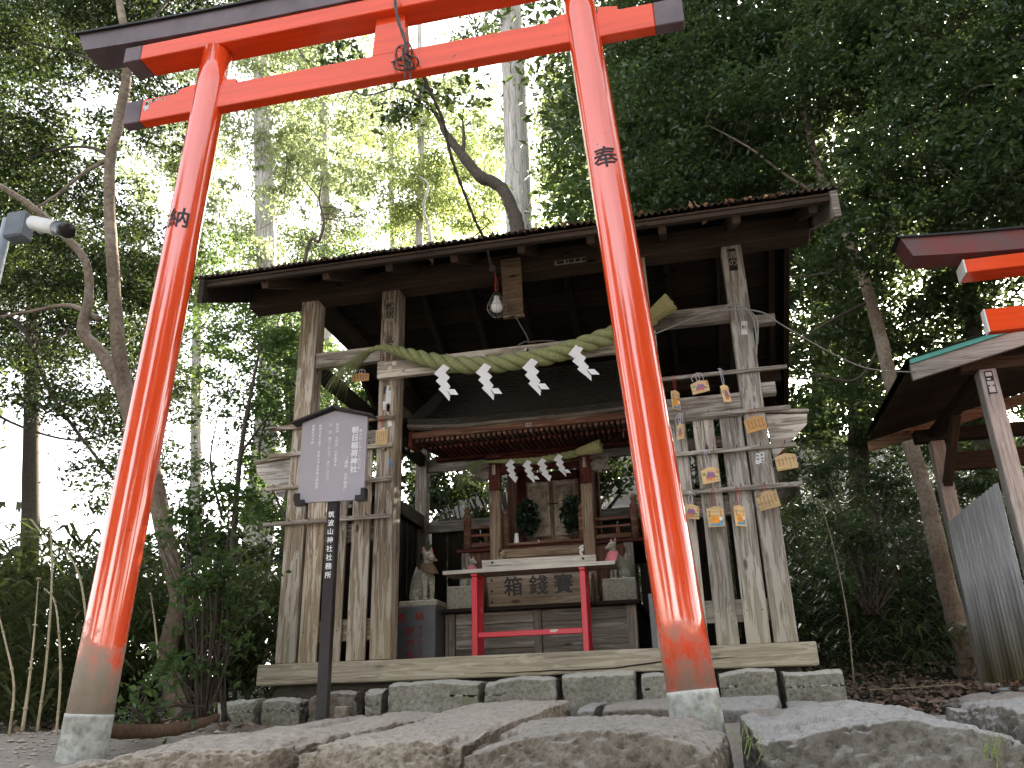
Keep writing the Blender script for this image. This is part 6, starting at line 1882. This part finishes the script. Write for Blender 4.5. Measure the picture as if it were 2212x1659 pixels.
shrub('broadleaf_shrub', 'dark bushes seen through the open back of the shed', [(890, 1040, 9.0, 160, 60, .5, 1.2), (1000, 1080, 9.0, 160, 60, .5, 1.2), (880, 940, 9.4, 120, 60, .5, .9), (1330, 1000, 9, 160, 90, .5, 1.2), (1200, 1060, 9, 160, 60, .5, 1.1), (900, 1200, 8.6, 200, 90, .5, 1.3), (1300, 1200, 8.6, 260, 90, .5, 1.3), (1000, 950, 9.4, 120, 60, .5, .8)],
      .085, 1.3, L_near, 60, tuple(at(1050, 1400, 8.8)), clump=.16, group='shrubs round the shed', sr=.008)
shrub('broadleaf_shrub', 'tall dark thicket directly behind the shed, glimpsed between its rear rails',
      [(880, 900, 9.4, 150, 90, .5, 1.5), (1060, 900, 9.6, 150, 110, .5, 1.6), (1250, 880, 9.8, 150, 110, .5, 1.6), (1400, 860, 10, 130, 120, .5, 1.6), (1550, 1000, 10, 130, 130, .5, 1.6), (960, 780, 10, 160, 70, .5, 1.3), (1300, 760, 10, 200, 70, .5, 1.3)],
      .085, 2.2, L_near, 50, tuple(at(1150, 1380, 9.6)), clump=.18, group='shrubs round the shed', sr=.012)
shrub('broadleaf_shrub', 'mixed bushes on the bank behind the left side of the shed', [(520, 1180, 7.6, 120, 60, .5, 1.3), (640, 1180, 8.4, 120, 60, .5, 1.3), (400, 1200, 7.2, 110, 70, .5, 1.2), (560, 1300, 7.4, 140, 90, .5, 1.4), (430, 1370, 6.8, 150, 80, .5, 1.3), (700, 1300, 8.4, 120, 90, .5, 1.4)],
      .065, 1.4, L_near, 60, tuple(at(520, 1480, 7.2)), clump=.14, group='shrubs round the shed', sr=.007)
shrub('broadleaf_shrub', 'hedge like bushes along the left edge below the white sky gap', [(60, 1262, 7.0, 140, 34, .5, 1.3), (250, 1200, 7.4, 80, 26, .5, .9), (230, 1260, 7.0, 120, 60, .5, 1.2), (60, 1320, 6.6, 140, 70, .5, 1.3), (-100, 1280, 6.6, 140, 110, .5, 1.3), (300, 1340, 6.8, 110, 80, .5, 1.3), (60, 1440, 6.8, 160, 60, .5, 1.3), (250, 1440, 6.8, 140, 60, .5, 1.3), (-60, 1500, 6.4, 160, 50, .5, 1.3), (160, 1510, 7.4, 200, 40, .6, 1.3)],
      .062, 2.4, L_near, 50, tuple(at(120, 1490, 6.8)), clump=.13, group='shrubs round the shed', sr=.007)
shrub('fern_shrub', 'dark ferny undergrowth on the slope between the shed and the hut', [(1760, 1000, 10, 90, 60, .5, 1.2), (1880, 1040, 10, 110, 60, .5, 1.2), (1800, 1130, 9.4, 130, 60, .5, 1.0), (1960, 1180, 9.4, 120, 60, .5, .9), (1830, 1250, 9.0, 120, 50, .5, .5), (2120, 1050, 10, 90, 90, .5, 1.1), (1980, 1060, 10, 100, 60, .5, 1.2), (1750, 1250, 9, 60, 60, .5, .6)],
      .085, 1.1, L_right, 60, tuple(at(1880, 1330, 9.2)), clump=.14, aspect=.25, group='shrubs round the shed', sr=.006)
SPR = leafmat('dark_sakaki_leaf', [(.008, .022, .012), (.014, .035, .018), (.022, .05, .026)], .08, (.7, 1, .4), .3)
for (x, y, lab, n) in ((-1.11, 5.60, 'dark evergreen sprig bouquet left of the carved shrine doors', 420), (-.80, 5.62, 'dark evergreen sprig bouquet right of the carved shrine doors', 420)):
    r = np.random.default_rng(n + int(x * 100))
    P_ = in_ell(r, n) * [.085, .06, .14] + np.array([x, y, 1.285]); P_[:, 0] *= 1
    o0 = P_.mean(0)
    root = thing('evergreen_sprig', (x, y, 1.08), lab, 'bouquet', 'evergreen sprigs of the shrine')
    put('leaves', leaf_mesh(P_ - o0, .042, .45, 1.0, -.6, n, None, SPR), Matrix.Translation(Vector(o0)), root)
    V, F = join_geo(*[tube_geo([Vector((x, y, 1.064)), Vector((x + r.normal() * .03, y, 1.2)), Vector((x + r.normal() * .06, y + r.normal() * .03, 1.33))], [.003, .002, .001], 5) for _ in range(12)])
    o = obj('stems', V, F, M_barkd, root, True); o['kind'] = 'stuff'
# bamboo grass on the bank at the left
def blades(region, n, L, seed, mat, lab, name='bamboo_grass'):
    r = np.random.default_rng(seed)
    xs_ = r.uniform(region[0], region[1], n); ys_ = r.uniform(region[2], region[3], n)
    keep = ~(((xs_ > -3.5) & (ys_ < 5.3)) | ((xs_ > -2.75) & (xs_ < .7) & (ys_ > 4.3) & (ys_ < 7.4))); xs_, ys_ = xs_[keep], ys_[keep]; n = len(xs_)
    hh = region[4] * r.random(n) ** .8
    V = np.empty((n, 6, 3)); zz = np.array([hgt(a, b) for a, b in zip(xs_, ys_)]) + hh
    a = r.uniform(0, 6.283, n); d = np.stack([np.cos(a), np.sin(a), r.uniform(-.2, .7, n)], 1)
    P0 = np.stack([xs_, ys_, zz], 1); l = L * r.uniform(.5, 1.3, (n, 1)); s = np.stack([-np.sin(a), np.cos(a), np.zeros(n)], 1)
    w = l * .055
    P1 = P0 + d * l * .5; P2 = P1 + (d + [0, 0, -.9]) * l * .5
    V[:, 0] = P0 - s * w * .3; V[:, 1] = P0 + s * w * .3; V[:, 2] = P1 + s * w; V[:, 3] = P1 - s * w; V[:, 4] = P2; V[:, 5] = P2 + s * .001
    me = bpy.data.meshes.new(name)
    me.vertices.add(6 * n); me.vertices.foreach_set('co', V.reshape(-1).astype(np.float32))
    idx = np.arange(n)[:, None] * 6
    q = np.concatenate([idx + [0, 1, 2], idx + [0, 2, 3], idx + [3, 2, 4]], 1).reshape(-1)
    me.loops.add(len(q)); me.loops.foreach_set('vertex_index', q.astype(np.int32))
    me.polygons.add(3 * n); me.polygons.foreach_set('loop_start', np.arange(0, 9 * n, 3, dtype=np.int32))
    me.update(calc_edges=True)
    t = me.attributes.new('tint', 'FLOAT', 'FACE'); t.data.foreach_set('value', np.repeat(np.clip(r.beta(1.4, 2.2, n), 0, 1), 3).astype(np.float32))
    me.materials.append(mat)
    o = put(name, me, Matrix.Identity(4)); return tag(o, lab, 'bamboo grass', kind='stuff')
blades((-5.2, -2.15, 3.6, 7.5, 1.15), 15000, .24, 3, L_grass, 'dry tangled bamboo grass on the bank at the left')
blades((.8, 4.2, 7.6, 11.5, .5), 2600, .20, 4, L_right, 'dark bamboo grass on the slope right of the shed', 'slope_grass')
blades((.3, 7.5, 9.0, 17.0, .9), 16000, .30, 14, L_right, 'dark undergrowth covering the hillside behind the hut', 'hill_undergrowth')
blades((-2.5, .6, 7.6, 10.0, 1.1), 4000, .24, 6, L_grass, 'bamboo grass growing behind the shed', 'rear_grass')
M_stalk = plain('dry_bamboo_stalk', (.36, .31, .20), .6, var=.3)
GS = 'dry bamboo stalks at the left'
for i, (pp, Y_, lab) in enumerate((([(80, 1580), (98, 1450), (110, 1300), (112, 1200), (108, 1140), (100, 1145)], 3.5, 'tallest arching dry bamboo stalk at the left, topped by hanging leaves'),
                      ([(48, 1580), (62, 1480), (74, 1370), (83, 1250)], 3.4, 'thick broken off bamboo stalk standing left of the tallest one'),
                      ([(120, 1600), (130, 1480), (128, 1380), (118, 1300), (95, 1270)], 3.6, 'curved thin bamboo stalk bending left over the grass'),
                      ([(190, 1460), (185, 1330), (170, 1240), (140, 1190), (112, 1175)], 3.7, 'long arching stalk touching the left gate pillar'),
                      ([(20, 1590), (30, 1480), (10, 1380), (-10, 1300)], 3.4, 'stalk leaning out of the picture at the left edge'),
                      ([(345, 1450), (335, 1350), (325, 1280)], 4.2, 'short pale stalk right of the left gate pillar'),
                      ([(2095, 1500), (2070, 1480), (1980, 1485), (1880, 1490)], 6.5, 'fallen pale stick lying on the slope beside the hut'),
                      ([(1845, 1480), (1830, 1330), (1800, 1180), (1770, 1080)], 7.0, 'single thin upright stalk on the dark slope right of the shed'))):
    P = spline([at(x, y, Y_) for x, y in pp], 6)
    V, F = tube_geo(P, interp([.0065 if i != 1 else .009, .005, .0025], len(P)), 7)
    for k in range(3, len(P), 5):
        V2, F2 = tube_geo([P[k] - Vector((0, 0, .004)), P[k] + Vector((0, 0, .004))], [.008 if i != 1 else .011] * 2, 7); V, F = join_geo((V, F), (V2, F2))
    o = obj('bamboo_stalk', V, F, M_stalk, None, True)
    tag(o, lab, 'stalk', GS if i < 6 else 'sticks on the slope')
# grass tufts on the boulders
for (px, py, Y_, lab) in ((1622, 1600, 2.13, 'tiny grass tuft on the mottled boulder, left end'), (2135, 1620, 2.13, 'tiny grass tuft on the mottled boulder, right end')):
    c = at(px, py, Y_); r2 = random.Random(px); gs = []
    for i in range(14):
        d = Vector((r2.gauss(0, .3), -abs(r2.gauss(0, .5)), 1)).normalized()
        p = c + Vector((r2.gauss(0, .012), 0, r2.gauss(-.02, .012))); l = r2.uniform(.03, .06)
        gs.append(tube_geo([p, p + d * l * .6, p + d * l + Vector((r2.gauss(0, .01), 0, -.01))], [.0012, .001, .0003], 3))
    V, F = join_geo(*gs); tag(obj('grass_tuft', V, F, plain('tuft_green', (.20, .26, .08), .6), None), lab, 'grass', 'grass tufts')
